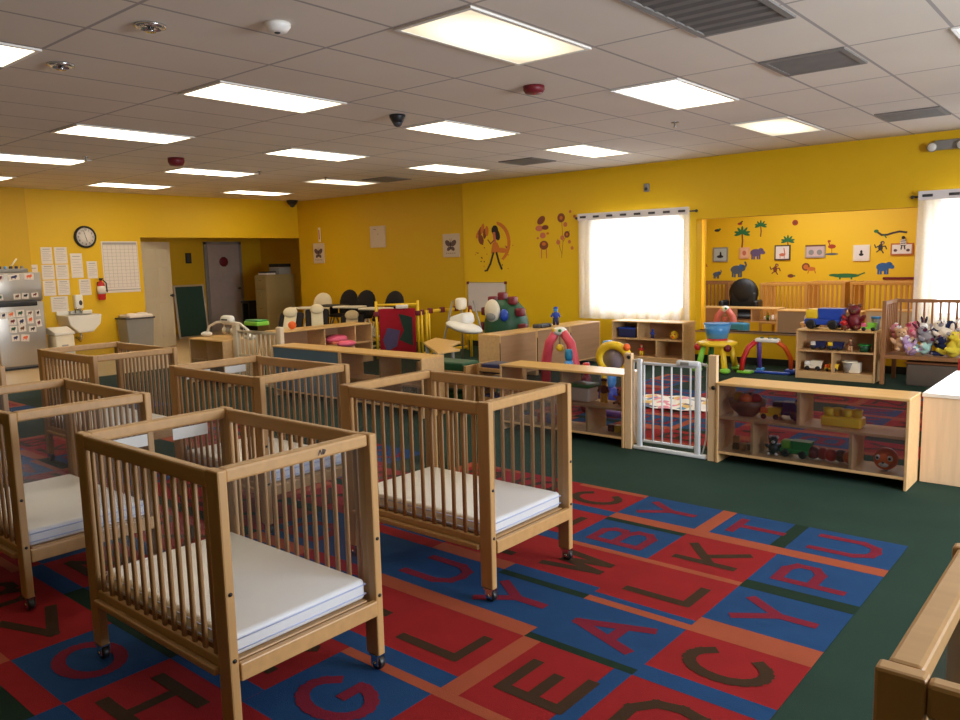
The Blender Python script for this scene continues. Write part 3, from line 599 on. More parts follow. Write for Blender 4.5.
# ------------------------------------------------------------------ side hall
DW = mat('door paint', (196, 184, 160), .45, amt=.03)
def panel_door(name, w_, h_, pos, rz, m, knob):
    t = thing(name, 'door', 'door', pos, rz); del t['label']; del t['category']; t['kind'] = 'structure'
    L_ = [ob('door_leaf', MB().box(0,w_,-.02,.02,.01,h_), m, t, .003)]
    if knob == 6:
        for x0, x1 in ((.12*w_,.45*w_),(.55*w_,.88*w_)):
            for z0, z1 in ((.2,.85),(.98,1.55),(1.66,1.9)):
                L_.append(ob('door_panel', MB().rbox(x0,x1,-.026,-.016,z0,z1,.008), m, t))
    L_.append(ob('door_handle', MB().lathe([(.02,-.02),(.014,-.05),(.03,-.06),(.026,-.09)], (w_-.06,0,1.0), DGREY, axis='y'), DGREY, t))
    for q in L_: q['kind'] = 'structure'
panel_door('door_1', .8, 2.04, (-14.47, 7.235, 0), math.atan2(.68, -.25), DW, 6)
panel_door('door_2', .84, 2.06, (-17.07, 10.2, 0), PI/2, mat('grey hall door', (176, 162, 156), .5), 1)
struct('trim_1', MB().box(-17.1,-17.06,10.12,10.19,0,2.12).box(-17.1,-17.06,11.05,11.12,0,2.12).box(-17.1,-17.06,10.12,11.12,2.065,2.13), GREY)
one('door_wreath', MB().lathe([(.03,0),(.11,.01),(.12,.02),(.10,.03)], axis='x', m=MAROON, n=10), 'dark red round ornament on the grey hall door', 'ornament', (-17.045, 10.6, 1.65))
t = thing('chalkboard', 'dark green chalkboard leaning in the dim side hall', 'chalkboard', (-15.75, 8.98, 0), .0)
t.rotation_euler = (0, -.1, 0)
ob('board', MB().box(-.01,.01,-.32,.32,.06,1.13), mat('chalkboard green', (12,52,42), .7), t)
f = MB()
for (y0,y1,z0,z1) in ((-.36,-.32,.02,1.17),(.32,.36,.02,1.17),(-.32,.32,.02,.06),(-.32,.32,1.13,1.17)): f.box(-.016,.016,y0,y1,z0,z1)
ob('frame', f, STEEL, t, .003)
t = thing('filing_cabinet', 'tall tan filing cabinet in the side hall', 'filing cabinet', (-15.25, 10.76, 0))
FCM = mat('tan enamel', (150, 132, 88), .45, amt=.05)
ob('body', MB().box(-.23,.23,-.36,.38,0,1.33), FCM, t, .006)
for k in range(4): d = ob('drawer', MB().rbox(-.215,.215,-.378,-.362,.04+.32*k,.34+.32*k,.006), FCM, t); ob('handle', MB().rbox(-.06,.06,-.395,-.378,.24+.32*k,.265+.32*k,.006), CHROME, d)
one('paper_stack', MB().rbox(-.16,.16,-.12,.12,0,.04,.005,PAPER).rbox(-.15,.17,-.11,.13,.04,.07,.005,BLACK), 'low dark and white pile on the front edge of the filing cabinet', 'papers', (-15.24,10.56,1.331))
t = thing('printer', 'boxy printer on the filing cabinet', 'printer', (-15.25, 10.92, 1.331)); ob('body', MB().rbox(-.19,.19,-.16,.18,0,.16,.015), GREY, t); ob('lid', MB().rbox(-.19,.19,-.16,.18,.165,.24,.012), BLACK, t)
one('picture', MB().box(0,.02,-.07,.07,-.12,.12,BLACK).box(.02,.022,-.05,.05,-.09,.09,DGREY), 'small dark frame on the dim hall wall above the chalkboard', 'picture', (-17.098, 9.72, 1.75))
one('hall_bench', MB().rbox(-.16,.16,-.22,.22,.66,.72,.01,BLACK).box(-.14,-.1,-.2,.2,0,.67,BLACK).box(.1,.14,-.2,.2,0,.67,BLACK), 'dark little stand beside the filing cabinet', 'stand', (-16.3, 10.85, 0))

# ------------------------------------------------------------------ window wall hangings
BUN = mat('bunny sketch', (96, 70, 66), .7); BEI = mat('pale canvas', (206, 184, 158), .8, amt=.06)
def canvas(label, x, y, z, w_, h_, kind, bg=None):
    t = thing('canvas_picture', label, 'picture', (x, y, z), 0, 'framed canvases on the walls')
    ob('canvas', MB().box(-w_/2,w_/2,-.03,-.001,-h_/2,h_/2,bg or BEI), BEI, t)
    W = WY(0,-.03,0); p = MB()
    if kind == 'bfly':
        for s in (-1,1): p.fe(s*.07,.04,.075,.05,BUN,W,s*.6); p.fe(s*.05,-.06,.05,.035,BUN,W,-s*.5)
        p.fe(0,0,.014,.08,INKD,W); p.fl([(0,.07),(-.03,.12)],.006,INKD,W); p.fl([(0,.07),(.03,.12)],.006,INKD,W)
        for k in range(5): p.fe(-.1+.05*k,-.14,.012,.008,BUN,W)
    elif kind == 'plain': p.fl([(-.1,.15),(-.04,.14)],.01,BUN,W); p.fe(.02,.05,.02,.012,INK,W)
    else:
        p.fe(0,-.03,.05,.045,BLACK,W); p.fe(0,.03,.028,.03,BLACK,W); p.fl([(-.08,-.08),(.08,-.08)],.01,INKD,W)
    ob('print', p, BUN, t)
RY = WYY+.034
canvas('framed butterfly picture nearest the hall opening', -13.6, RY, 1.77, .34, .42, 'bfly'); canvas('pale blank-looking canvas on the wall above the high chairs', -11.73, RY, 2.05, .42, .42, 'plain'); canvas('framed butterfly picture left of the fairy decal', -9.77, RY, 1.82, .39, .42, 'bfly')
one('wall_thermometer', MB().box(-.03,.03,-.012,0,-.15,.15,CREAM).box(-.012,.012,-.016,-.012,-.1,.1,RED), 'thin strip with red on it above the butterfly picture by the hall', 'thermometer', (-13.57, RY, 2.16))
DO = mat('decal orange', (206, 116, 40), .7); DB = mat('decal brown', (128, 64, 40), .7); DK = mat('decal black', (34, 24, 30), .7); DP = mat('decal pink', (200, 110, 80), .7)
def decal(label, x, y, z, fn, cat='wall decal', group=None):
    p = MB(); fn(p, WY(0,0,0)); return one('wall_decal', p, label, cat, (x, y, z), group=group)
def fairy(p, W):
    # crescent moon, girl in silhouette, leaf bunch and a scatter of dots
    pts = [(.02+.34*math.cos(a), .04+.36*math.sin(a)) for a in [1.45-2.5*i/14 for i in range(15)]] + [(-.04+.33*math.cos(a), .03+.33*math.sin(a)) for a in [-.95+2.2*i/14 for i in range(15)]]
    p.flat(pts, DO, W)
    for k in range(5): p.fe(-.36+.05*k, .2+.045*(k % 3), .09, .04, DB if k % 2 else DO, W, 1.0+.15*k)
    p.fe(-.3,.1,.06,.09,DB,W,.3)
    p.fe(.02,.25,.075,.085,DK,W); p.fe(.07,.17,.06,.1,DK,W,.3); p.fl([(.0,.2),(.02,.02)],.06,DP,W); p.fl([(0,.08),(-.08,.02),(-.14,.09)],.022,DB,W)
    p.flat([(-.03,.04),(.07,.04),(.16,-.13),(-.08,-.15)], DO, W); p.fe(.17,-.1,.13,.045,DO,W,-.1)
    p.fl([(-.02,-.14),(-.09,-.32),(-.17,-.44)],.04,DK,W); p.fl([(.05,-.14),(.1,-.3),(.16,-.42)],.04,DK,W); p.fl([(-.17,-.44),(-.22,-.45)],.03,DK,W)
    rr = random.Random(4)
    for k in range(26): a = rr.uniform(-.45,.45); b = rr.uniform(-.42,.05); p.fe(a, b, .014, .011, rr.choice((DB,DO,DK)), W) if abs(a) > .13 else None
decal('wall decal of a dark-haired dancing girl with an orange crescent', -8.74, WYY, 1.80, fairy)
def fl1(p, W):
    p.fe(-.03,.27,.09,.06,DB,W,.6); p.fe(-.07,.14,.08,.05,DP,W); p.fe(.05,.15,.07,.04,DB,W); p.fe(.0,.02,.06,.05,DP,W); p.fe(.02,-.14,.09,.075,DB,W); p.fe(.02,-.12,.04,.03,DO,W)
    for s in (-.03,.07): p.fl([(s,-.2),(s,-.35)],.02,DP,W)
    p.fe(.1,.05,.03,.02,DO,W); p.fe(-.1,-.02,.025,.02,DP,W)
decal('orange and brown leafy decal between the dancing girl and the flower stems', -7.7, WYY, 1.9, fl1)
def fl2(p, W):
    p.fl([(-.06,-.35),(-.03,-.1),(-.05,.25)],.008,DB,W); p.fl([(-.03,-.1),(.1,.08)],.008,DB,W); p.fl([(-.05,-.3),(-.14,-.05)],.008,DB,W)
    for (a,b,r) in ((-.06,.29,.075),(.02,.18,.04),(.05,.02,.055),(-.04,-.03,.04),(-.12,-.1,.04),(.1,-.1,.03),(.15,-.2,.03),(.2,.3,.025),(.12,.38,.025),(.3,.2,.03)): p.fe(a,b,r,r,DB if r > .05 else DP,W); p.fe(a,b,r*.4,r*.4,DO,W)
decal('tall flower stems decal next to the curtained window', -7.27, WYY, 1.9, fl2)
t = thing('whiteboard', 'small whiteboard with dark corners on the wall below the dancing girl decal', 'whiteboard', (-8.93, WYY-.001, .89))
ob('board', MB().box(-.43,.43,-.015,0,-.25,.25), mat('whiteboard face', (214,204,202), .3, amt=.03), t)
ob('frame', MB().box(-.44,.44,-.02,0,.25,.262).box(-.44,.44,-.02,0,-.262,-.25).box(-.442,-.43,-.02,0,-.26,.26).box(.43,.442,-.02,0,-.26,.26), STEEL, t)
for x in (-.43,.43):
    for z in (-.25,.25): ob('corner_cap', MB().rbox(x-.025,x+.025,-.026,-.001,z-.025,z+.025,.006), MAROON, t)

# curtains on rods
CURT = sheer('white sheer curtain', (250,251,255), .36)
def curtain(label, rlabel, x0, x1, z0, z1, seed, rings):
    t = thing('curtain_rod', rlabel, 'curtain rod', ((x0+x1)/2, WYY-.042, z1-.035)); h = (x1-x0)/2
    ob('rod', MB().tube([(-h-.07,0,0),(h+.07,0,0)], .011, DGREY), DGREY, t)
    for s in (-1,1): ob('finial', MB().ell((s*(h+.08),0,0), .022, DGREY), DGREY, t); ob('bracket', MB().box(s*(h+.04)-.008,s*(h+.04)+.008,0,.040,-.01,.01), DGREY, t)
    rr = random.Random(seed); n = 150; ph = [rr.uniform(0,6) for _ in range(5)]; vs = []; fs = []; rows = 14
    for i in range(n+1):
        u = i/n; x = -h+2*h*u
        for k in range(rows+1):
            v = k/rows; z = .05-(z1-z0)*v
            y = .022*math.sin(u*62+ph[0]+.5*math.sin(u*9))*(.4+.6*v)+.012*math.sin(u*23+ph[1]+v*2)
            vs.append((x*(1+.02*v), y-.0, z+.035*0))
    for i in range(n):
        for k in range(rows): a = i*(rows+1)+k; fs.append((a,a+rows+1,a+rows+2,a+1))
    c = thing('sheer_curtain', label, 'curtain', ((x0+x1)/2, WYY-.098, z1-.03))
    ob('cloth', MB().add(vs, fs, None, True), CURT, c)
    ob('header', MB().box(-h,h,-.034,-.030,-.05,.055), mat('curtain header band', (226,222,226), .8, amt=.04), c)
    for k in range(rings): x = -h+.1+(2*h-.2)*k/(rings-1); ob('grommet', MB().rbox(x-.055,x+.055,-.042,-.035,-.016,.016,.004), DGREY, c)
curtain('white sheer curtain over the bright middle window', 'dark curtain rod of the middle window', -6.93, -5.06, .56, 2.2, 1, 8)
curtain('white sheer curtain over the window at the right edge', 'dark curtain rod at the right edge', -2.14, -.3, .56, 2.2, 2, 7)
# ------------------------------------------------------------------ toys (each built at its own origin, resting on z = 0)
def car(label, loc, rz, s, body, cab, name='toy_truck', cat='toy truck', wheel=BLACK):
    t = thing(name, label, cat, loc, rz); k = s
    ob('body', MB().rbox(-.5*k,.5*k,-.22*k,.22*k,.12*k,.3*k,.05*k), body, t)
    ob('cab', MB().rbox(-.48*k,-.1*k,-.2*k,.2*k,.28*k,.58*k,.07*k), cab, t)
    ob('dump_bed', MB().prism([(-.08*k,.3*k),(.5*k,.3*k),(.58*k,.6*k),(-.12*k,.6*k)],-.22*k,.22*k,None,Matrix(((1,0,0,0),(0,0,-1,0),(0,1,0,0),(0,0,0,1)))), body, t, .01*k)
    for x in (-.3,.3):
        for y in (-.21,.21): ob('wheel', MB().lathe([(.08*k,-.05*k),(.14*k,-.04*k),(.14*k,.04*k),(.08*k,.05*k)], (x*k,y*k,.14*k), axis='y', n=16), wheel, t)
    return t
def plush(label, loc, rz, s, c1, c2=None, pose='sit', tilt=0., name='plush_toy', group=None, ears='round'):
    t = thing(name, label, 'plush toy', loc, rz, group); t.rotation_euler = (tilt, tilt*.5, rz); c2 = c2 or c1; k = s
    b = MB().ell((0,0,.2*k),(.17*k,.15*k,.21*k)).ell((0,-.02*k,.47*k),(.14*k,.13*k,.13*k)).ell((0,-.13*k,.44*k),(.065*k,.06*k,.05*k),c2)
    for sx in (-1,1):
        b.ell((sx*.19*k,-.06*k,.28*k),(.055*k,.06*k,.13*k),None,rot=(.5,sx*.7,0)).ell((sx*.12*k,-.18*k,.08*k),(.065*k,.15*k,.065*k)).ell((sx*.12*k,-.32*k,.08*k),(.05*k,.02*k,.05*k),c2)
        if ears == 'round': b.ell((sx*.11*k,0,.58*k),(.05*k,.025*k,.05*k),c2)
        else: b.ell((sx*.06*k,.02*k,.68*k),(.035*k,.025*k,.12*k),c2,rot=(0,sx*.2,0))
    ob('body', b, c1, t)
    e = MB()
    for sx in (-1,1): e.ell((sx*.05*k,-.138*k,.5*k),.016*k)
    e.ell((0,-.19*k,.455*k),(.02*k,.014*k,.015*k)); ob('face', e, BLACK, t)
    return t
def blockset(label, loc, rz, cols, s, name='toy_blocks', cat='toy blocks'):
    t = thing(name, label, cat, loc, rz)
    for i, c in enumerate(cols): a = s*(i % 3-1)*1.05; z = s*(i//3); ob('block', MB().rbox(a-s*.48,a+s*.48,-s*.48,s*.48,z,z+s*.96,s*.1), c, t)
    return t
def pot(label, loc, r, h, c, c2, name='toy_cup', cat='toy cup', group=None):
    t = thing(name, label, cat, loc, 0, group)
    ob('cup', MB().lathe([(r*.75,0),(r,h),(r*.9,h),(r*.7,h*.1)]), c, t); ob('rim', MB().lathe([(r*1.05,h*.85),(r*1.08,h),(r*.92,h)]), c2, t); return t
def ball(label, loc, r, c, c2, name='toy_ball', cat='toy ball'):
    p = MB().ell((0,0,r), r, c, u=20, w=12)
    for sx in (-1,1): p.ell((sx*r*.45,-r*.72,r*1.2),(r*.28,r*.22,r*.28),c2).ell((sx*r*.48,-r*.9,r*1.22),(r*.13,r*.09,r*.13),BLACK)
    p.ell((0,-r*.62,r*.7),(r*.5,r*.4,r*.35),c2); p.ell((sx*0,-r*1.0,r*.85),r*.1,BLACK)
    return one(name, p, label, cat, loc)
def figure(label, loc, rz, s, c1, c2, c3, name='toy_figure', cat='toy figure'):
    t = thing(name, label, cat, loc, rz); k = s
    ob('legs', MB().tube([(-.1*k,0,0),(-.08*k,0,.4*k)],[.08*k,.1*k]).tube([(.1*k,0,0),(.08*k,0,.4*k)],[.08*k,.1*k]), c2, t)
    ob('torso', MB().ell((0,0,.55*k),(.17*k,.12*k,.22*k)).tube([(-.14*k,0,.68*k),(-.26*k,-.06*k,.45*k)],.055*k).tube([(.14*k,0,.68*k),(.26*k,-.06*k,.45*k)],.055*k), c1, t)
    ob('head', MB().ell((0,0,.86*k),(.13*k,.13*k,.15*k)), c3, t); ob('cap', MB().ell((0,.01*k,.95*k),(.14*k,.14*k,.08*k)), c1, t)
    return t

def tower(label, loc, h, r, cols):
    t = thing('stacking_toy', label, 'stacking toy', loc); n = len(cols)
    for i, c in enumerate(cols): ob('ring', MB().lathe([(r*(1-.12*i)*.8,h*i/n),(r*(1-.12*i),h*(i+.25)/n),(r*(1-.12*i),h*(i+.7)/n),(r*(1-.12*i)*.8,h*(i+.96)/n)]), c, t)
    return t
# --- in and on the right cabinet: lower deck z .099, upper deck z .362
Z1, Z2 = .1, .36
t = thing('toy_basket', 'brown and red toy basket in the upper left of the right clear cabinet', 'toy basket', (-2.2,5.63,Z2)); ob('bowl', MB().lathe([(.06,0),(.12,.06),(.14,.12),(.12,.12),(.05,.02)]), BROWN, t)
for k, c in enumerate((RED, MAROON, YELLOW, ORANGE)): ob('fruit', MB().ell((.06*math.cos(k*1.6),.05*math.sin(k*1.6),.13),(.045,.045,.04)), c, t)
car('little yellow toy car in the upper left of the right clear cabinet', (-2.02,5.6,Z2), .2, .14, YELLOW, ORANGE, 'toy_car', 'toy car')
car('blue toy truck in the upper middle of the right clear cabinet', (-1.93,5.68,Z2), .1, .2, BLUE, NAVY)
figure('small blue and purple toy figure next to the divider of the right clear cabinet', (-1.835,5.62,Z2), 0, .15, BLUE, PURPLE, TAN)
t = thing('toy_muffin_tray', 'yellow toy tray of stacked cups in the upper right of the right clear cabinet', 'toy tray', (-1.53,5.62,Z2))
ob('tray', MB().rbox(-.13,.13,-.07,.07,0,.07,.015), YELLOW, t)
for k in range(4): ob('cup', MB().lathe([(.03,.07),(.034,.12),(.028,.12),(.02,.075)], (-.09+.06*k,-.02+.02*(k % 2),0)), YELLOW, t)
blockset('brown and tan toy blocks in the lower left bay of the right clear cabinet', (-2.22,5.62,Z1), .2, [BROWN, TAN, BROWN, TAN], .05)
plush('black and white penguin-like plush in the lower middle of the right clear cabinet', (-1.99,5.6,Z1), .2, .22, BLACK, PAPER)
car('green toy truck in the lower middle of the right clear cabinet', (-1.84,5.62,Z1), .0, .2, GREEN, LIME)
t = thing('toy_caterpillar', 'long red and orange segmented toy in the lower middle of the right clear cabinet', 'toy', (-1.62,5.62,Z1))
for k in range(5): ob('segment', MB().ell((-.1+.06*k,.02*(k % 2),.045),(.045,.045,.045)), [MAROON,RED,RED,MAROON,ORANGE][k], t)
ball('orange and white animal-faced ball in the lower right bay of the right clear cabinet', (-1.25,5.6,Z1), .075, ORANGE, WHITE)
blockset('purple and blue toys standing in the lower left-middle of the right clear cabinet', (-1.98,5.72,Z1), 0, [PURPLE, BLUE, PURPLE, NAVY], .055)
# --- in the left cabinet
t = thing('toy_tub', 'green lidded tub in the upper bay of the left clear cabinet', 'tub', (-3.62,5.62,.335)); ob('tub', MB().rbox(-.1,.1,-.08,.08,0,.12,.015), CREAM, t); ob('lid', MB().rbox(-.11,.11,-.09,.09,.12,.15,.01), GREEN, t)
figure('yellow bear-shaped toy in the upper bay of the left clear cabinet', (-3.42,5.62,.335), 0, .2, BROWN, YELLOW, YELLOW)
plush('white plush in the left upper bay of the left clear cabinet', (-4.1,5.62,.335), 0, .2, VINYL)
plush('brown plush beside the yellow bear-shaped toy in the left clear cabinet', (-3.27,5.63,.335), 0, .2, TAN, BROWN)
blockset('red toy box in the lower left of the left clear cabinet', (-3.95,5.62,Z1), 0, [RED, BLUE, RED], .09, 'toy_box', 'toy box')
blockset('dark and yellow toys in the lower right of the left clear cabinet', (-3.28,5.62,Z1), 0, [MAROON, YELLOW, BROWN], .06)
# --- on and in the back shelf (z .61 top, decks .358 / .099)
car('big toy dump truck with yellow cab and blue bed on the open toy shelf', (-2.98,10.0,.611), 0, .42, BLUE, YELLOW)
plush('dark red plush dog sitting upright on the open toy shelf', (-2.63,9.98,.611), 0, .50, MAROON, BROWN)
figure('little red toy figure in front of the plush dog on the open toy shelf', (-2.72,9.88,.611), 0, .16, RED, MAROON, MAROON)
car('lime green toy car at the right end of the open toy shelf', (-2.46,9.93,.611), .2, .16, LIME, PINK, 'toy_car', 'toy car')
pot('grey and blue toy bucket at the back right of the open toy shelf', (-2.42,10.08,.611), .05, .16, GREY, SKYB, 'toy_bucket', 'toy bucket')
Y_ = 9.96
for args in (('blue toy boat with white top on the upper deck of the open toy shelf', -3.03, NAVY, WHITE), ('dark and yellow toy vehicle on the upper deck of the open toy shelf', -2.83, NAVY, YELLOW)): car(args[0], (args[1],Y_,.359), 0, .17, args[2], args[3], 'toy_boat', 'toy boat')
figure('tan toy figure in the middle of the upper deck of the open toy shelf', (-2.66,Y_,.359), 0, .15, BROWN, TAN, TAN)
pot('green toy bowl at the right of the upper deck of the open toy shelf', (-2.5,Y_,.359), .07, .09, DGREEN, GREEN, 'toy_bowl', 'toy bowl')
car('white toy vehicle at the lower left of the open toy shelf', (-3.08,Y_,.1), .1, .2, CREAM, WHITE, 'toy_van', 'toy van')
car('yellow and orange toy at the lower left bay edge of the open toy shelf', (-2.87,Y_,.1), .3, .15, YELLOW, ORANGE, 'toy_car', 'toy car')
pot('grey round toy drum at the lower right of the open toy shelf', (-2.66,Y_,.1), .08, .14, GREY, CREAM, 'toy_drum', 'toy drum')
blockset('white toy box at the lower right corner of the open toy shelf', (-2.46,Y_,.1), 0, [CREAM], .13, 'toy_box', 'toy box')
# --- cubby shelf under the window
t = thing('toy_bin', 'dark blue bin in an upper cubby below the curtained window', 'bin', (-5.80,10.3,.36)); ob('bin', MB().rbox(-.15,.15,-.12,.12,0,.13,.02), NAVY, t); ob('rim', MB().rbox(-.155,.155,-.13,.13,.125,.145,.008), BLUE, t)
figure('blue toy in the upper right cubby below the curtained window', (-5.42,10.25,.36), 0, .13, BLUE, NAVY, BLUE)
ball('yellow round toy at the right of the upper cubbies below the curtained window', (-5.08,10.25,.36), .06, YELLOW, ORANGE)
figure('red and yellow toy in the lower cubby below the curtained window', (-5.6,10.25,.1), 0, .16, RED, YELLOW, TAN)
# --- pink arch, yellow ring, blue toy in the pen
def arch_toy(label, loc, w_, h_, c, top, legs):
    t = thing('toy_arch', label, 'toy arch', loc)
    for s in (-1,1): ob('arch_leg', MB().tube([(s*w_/2,0,0),(s*w_*.48,0,h_*.45),(s*w_*.36,0,h_*.78),(s*w_*.12,0,h_*.96)],[.055,.06,.055,.05],n=10), c, t); ob('foot', MB().rbox(s*w_/2-.07,s*w_/2+.07,-.12,.12,0,.05,.02), c, t)
    ob('arch_top', MB().ell((0,0,h_*.98),(w_*.22,.07,.055)), top, t); ob('hanging_toy', MB().tube([(0,0,h_*.95),(0,0,h_*.75)],.006,GREY).ell((0,0,h_*.7),.045,c if legs is None else legs), c, t)
    ob('dots', MB().ell((-w_*.1,-.06,h_),.02,YELLOW).ell((w_*.1,-.06,h_),.02,GREEN), YELLOW, t)
    return t
PKR = mat('coral pink plastic', (214, 74, 92), .45)
arch_toy('pink toy arch with white top behind the left clear cabinet', (-5.22,7.6,.009), .42, .70, PKR, WHITE, YELLOW)
tower('light blue stacking toy beside the pink arch', (-4.93,7.35,.009), .52, .07, (SKYB, TEAL, SKYB, TEAL))
t = thing('toy_steering_ring', 'yellow ring-shaped activity toy behind the left clear cabinet, left of the gate', 'activity toy', (-3.90,6.6,.009))
ob('ring', MB().tube([(.16*math.cos(a),-.02*math.sin(a),.56+.13*math.sin(a)) for a in [2*PI*k/24 for k in range(24)]], .042, closed=True, n=10), YELLOW, t)
ob('stand', MB().rbox(-.18,.18,-.12,.12,0,.06,.02,PURPLE).tube([(-.1,0,.05),(-.12,0,.5)],.03,YELLOW).tube([(.1,0,.05),(.12,0,.5)],.03,YELLOW), YELLOW, t)
ob('center_panel', MB().lathe([(.12,-.015),(.12,.015)], (0,0,.56), axis='y', n=20), mat('mirror grey plastic',(150,140,150),.3), t); ob('knob', MB().ell((.16,-.04,.68),.035), ORANGE, t)
tower('bright blue stacking toy behind the yellow ring toy', (-4.33,7.2,.009), .66, .10, (BLUE, SKYB, BLUE, SKYB))
tower('small red stacking toy left of the yellow ring toy', (-4.22,6.6,.009), .50, .06, (MAROON, RED, MAROON, RED))
# --- activity table and arch gym by the wall
t = thing('activity_table', 'multicoloured kids activity table with a clear blue basket on top, before the wall', 'activity table', (-4.27,9.85,.009))
ob('basket', MB().lathe([(.13,.44),(.175,.64),(.165,.64),(.12,.45)], n=18), mat('translucent blue basket', (74,146,206), .3, amt=.2, scale=9), t); ob('basket_rim', MB().lathe([(.17,.62),(.18,.64),(.165,.64)], n=18), SKYB, t); ob('basket_toy', MB().ell((0,0,.5),(.08,.08,.05)), BLUE, t)
ob('table_ring', MB().lathe([(.10,.33),(.25,.35),(.26,.39),(.15,.42),(.1,.41)], n=20), YELLOW, t); ob('table_center', MB().lathe([(.13,.39),(.13,.44)], n=16), RED, t)
for k, c in enumerate((YELLOW, GREEN, LIME, YELLOW)):
    a = PI/4+k*PI/2; l_ = ob('leg', MB().tube([(.18*math.cos(a),.18*math.sin(a),.36),(.26*math.cos(a),.26*math.sin(a),.02)],[.035,.045]), [YELLOW, GREEN, LIME, YELLOW][k], t); ob('foot', MB().ell((.27*math.cos(a),.27*math.sin(a),.04),(.07,.07,.04)), LIME, l_)
for x, c in ((-.2,RED),(.2,MAROON)): ob('knob', MB().ell((x,-.14,.33),.05), c, t)
t = thing('arch_gym', 'red and orange arch baby gym with white bar standing before the wall', 'baby gym', (-3.66,10.02,.009))
def bow(x0, y0, s): return [(x0,y0,.02),(x0+.02*s,y0,.18),(x0+.07*s,y0*.6,.33),(x0+.16*s,0,.42)]
ob('red_arm', MB().tube(bow(-.30,-.12,1),.035), RED, t); ob('purple_arm', MB().tube([(-.17,.18,.02),(-.16,.12,.2),(-.12,0,.41)],.03), PURPLE, t); ob('orange_arm', MB().tube([(.26,.1,.02),(.26,.08,.2),(.2,.03,.34),(.1,0,.42)],.03), ORANGE, t)
ob('top_bar', MB().rbox(-.16,.14,-.06,.06,.40,.45,.02), WHITE, t)
for x in (-.08,.02,.09): ob('button', MB().ell((x,-.01,.455),(.025,.025,.012)), [DGREEN, NAVY, DGREY][int(x*10) % 3], t)
ob('base_pad', MB().rbox(-.34,-.15,-.2,-.05,0,.035,.015,LIME).rbox(-.22,.3,-.06,.0,0,.03,.012,BLUE).rbox(-.2,-.12,.12,.24,0,.04,.015,SKYB), BLUE, t); ob('foot', MB().rbox(.2,.34,.02,.18,0,.06,.02), BLUE, t)
# --- play mat on the pen rug
bm = bmesh.new(); bmesh.ops.create_grid(bm, x_segments=26, y_segments=18, size=.5)
for v in bm.verts:
    x, y = v.co.x, v.co.y; v.co = Vector((x*.92*(1+.05*math.sin(9*y)), y*.72*(1+.06*math.sin(8*x+1)), .012+.05*abs(math.sin(7*x+2*y))*max(0,.9-2.2*math.hypot(x,y*.8))+.012*math.sin(11*x+5*y)**2))
mm = bpy.data.materials.new('patterned play mat'); mm.use_nodes = True; n = mm.node_tree.nodes; L = mm.node_tree.links
vo = n.new('ShaderNodeTexVoronoi'); vo.inputs['Scale'].default_value = 9; tc = n.new('ShaderNodeTexCoord'); L.new(tc.outputs['Object'], vo.inputs['Vector'])
rp = n.new('ShaderNodeValToRGB'); rp.color_ramp.interpolation = 'CONSTANT'
for pos, c in ((0,(240,236,232)),(.35,(232,150,170)),(.48,(244,240,236)),(.62,(90,150,190)),(.7,(238,232,224)),(.82,(226,190,110)),(.9,(120,110,130))):
    e = rp.color_ramp.elements.new(pos) if pos else rp.color_ramp.elements[0]; e.position = pos; e.color = lin(c)
sx = n.new('ShaderNodeSeparateColor'); L.new(vo.outputs['Color'], sx.inputs[0]); L.new(sx.outputs[0], rp.inputs[0]); L.new(rp.outputs[0], n['Principled BSDF'].inputs['Base Color']); n['Principled BSDF'].inputs['Roughness'].default_value = .9
one('play_blanket', MB().frombm(bm, mm), 'rumpled white and pink patterned baby blanket on the carpet behind the gate', 'blanket', (-3.68,7.42,.014), .1)
# --- plush crib
t = thing('plush_crib', 'brown wooden crib heaped with plush toys at the right edge', 'crib', (-1.72,10.1,.009))
DW2 = wood('dark crib wood', (150, 104, 66), axis=2)
for x in (-.55,.55):
    for y in (-.27,.27): ob('post', MB().box(x-.022,x+.022,y-.022,y+.022,0,.96), DW2, t, .004)
for y in (.27,):
    ob('side_rail', MB().box(-.53,.53,y-.016,y+.016,.915,.955), DW2, t, .004)
    for k in range(13): ob('slat', MB().box(-.5+k*.083-.011,-.5+k*.083+.011,y-.008,y+.008,.34,.92), DW2, t)
for x in (-.55,.55):
    ob('end_rail', MB().box(x-.016,x+.016,-.25,.25,.915,.955), DW2, t, .004)
    for k in range(6): ob('slat', MB().box(x-.008,x+.008,-.21+k*.084-.011,-.21+k*.084+.011,.34,.92), DW2, t)
ob('platform', MB().box(-.54,.54,-.28,.28,.30,.345), DW2, t, .004)
PC = {'blush plush':(226,150,160),'sand plush':(206,166,128),'mint plush':(176,214,206),'cream plush':(232,220,204),'yellow plush':(226,206,70),'navy plush':(34,38,70),'white plush':(238,234,232),'rose plush':(214,84,120),'lilac plush':(190,160,200),'grey plush':(150,144,150),'plum plush':(96,34,60)}
PM = {k: mat(k, v, .95, 'fabric', amt=.12) for k, v in PC.items()}
names = list(PM)
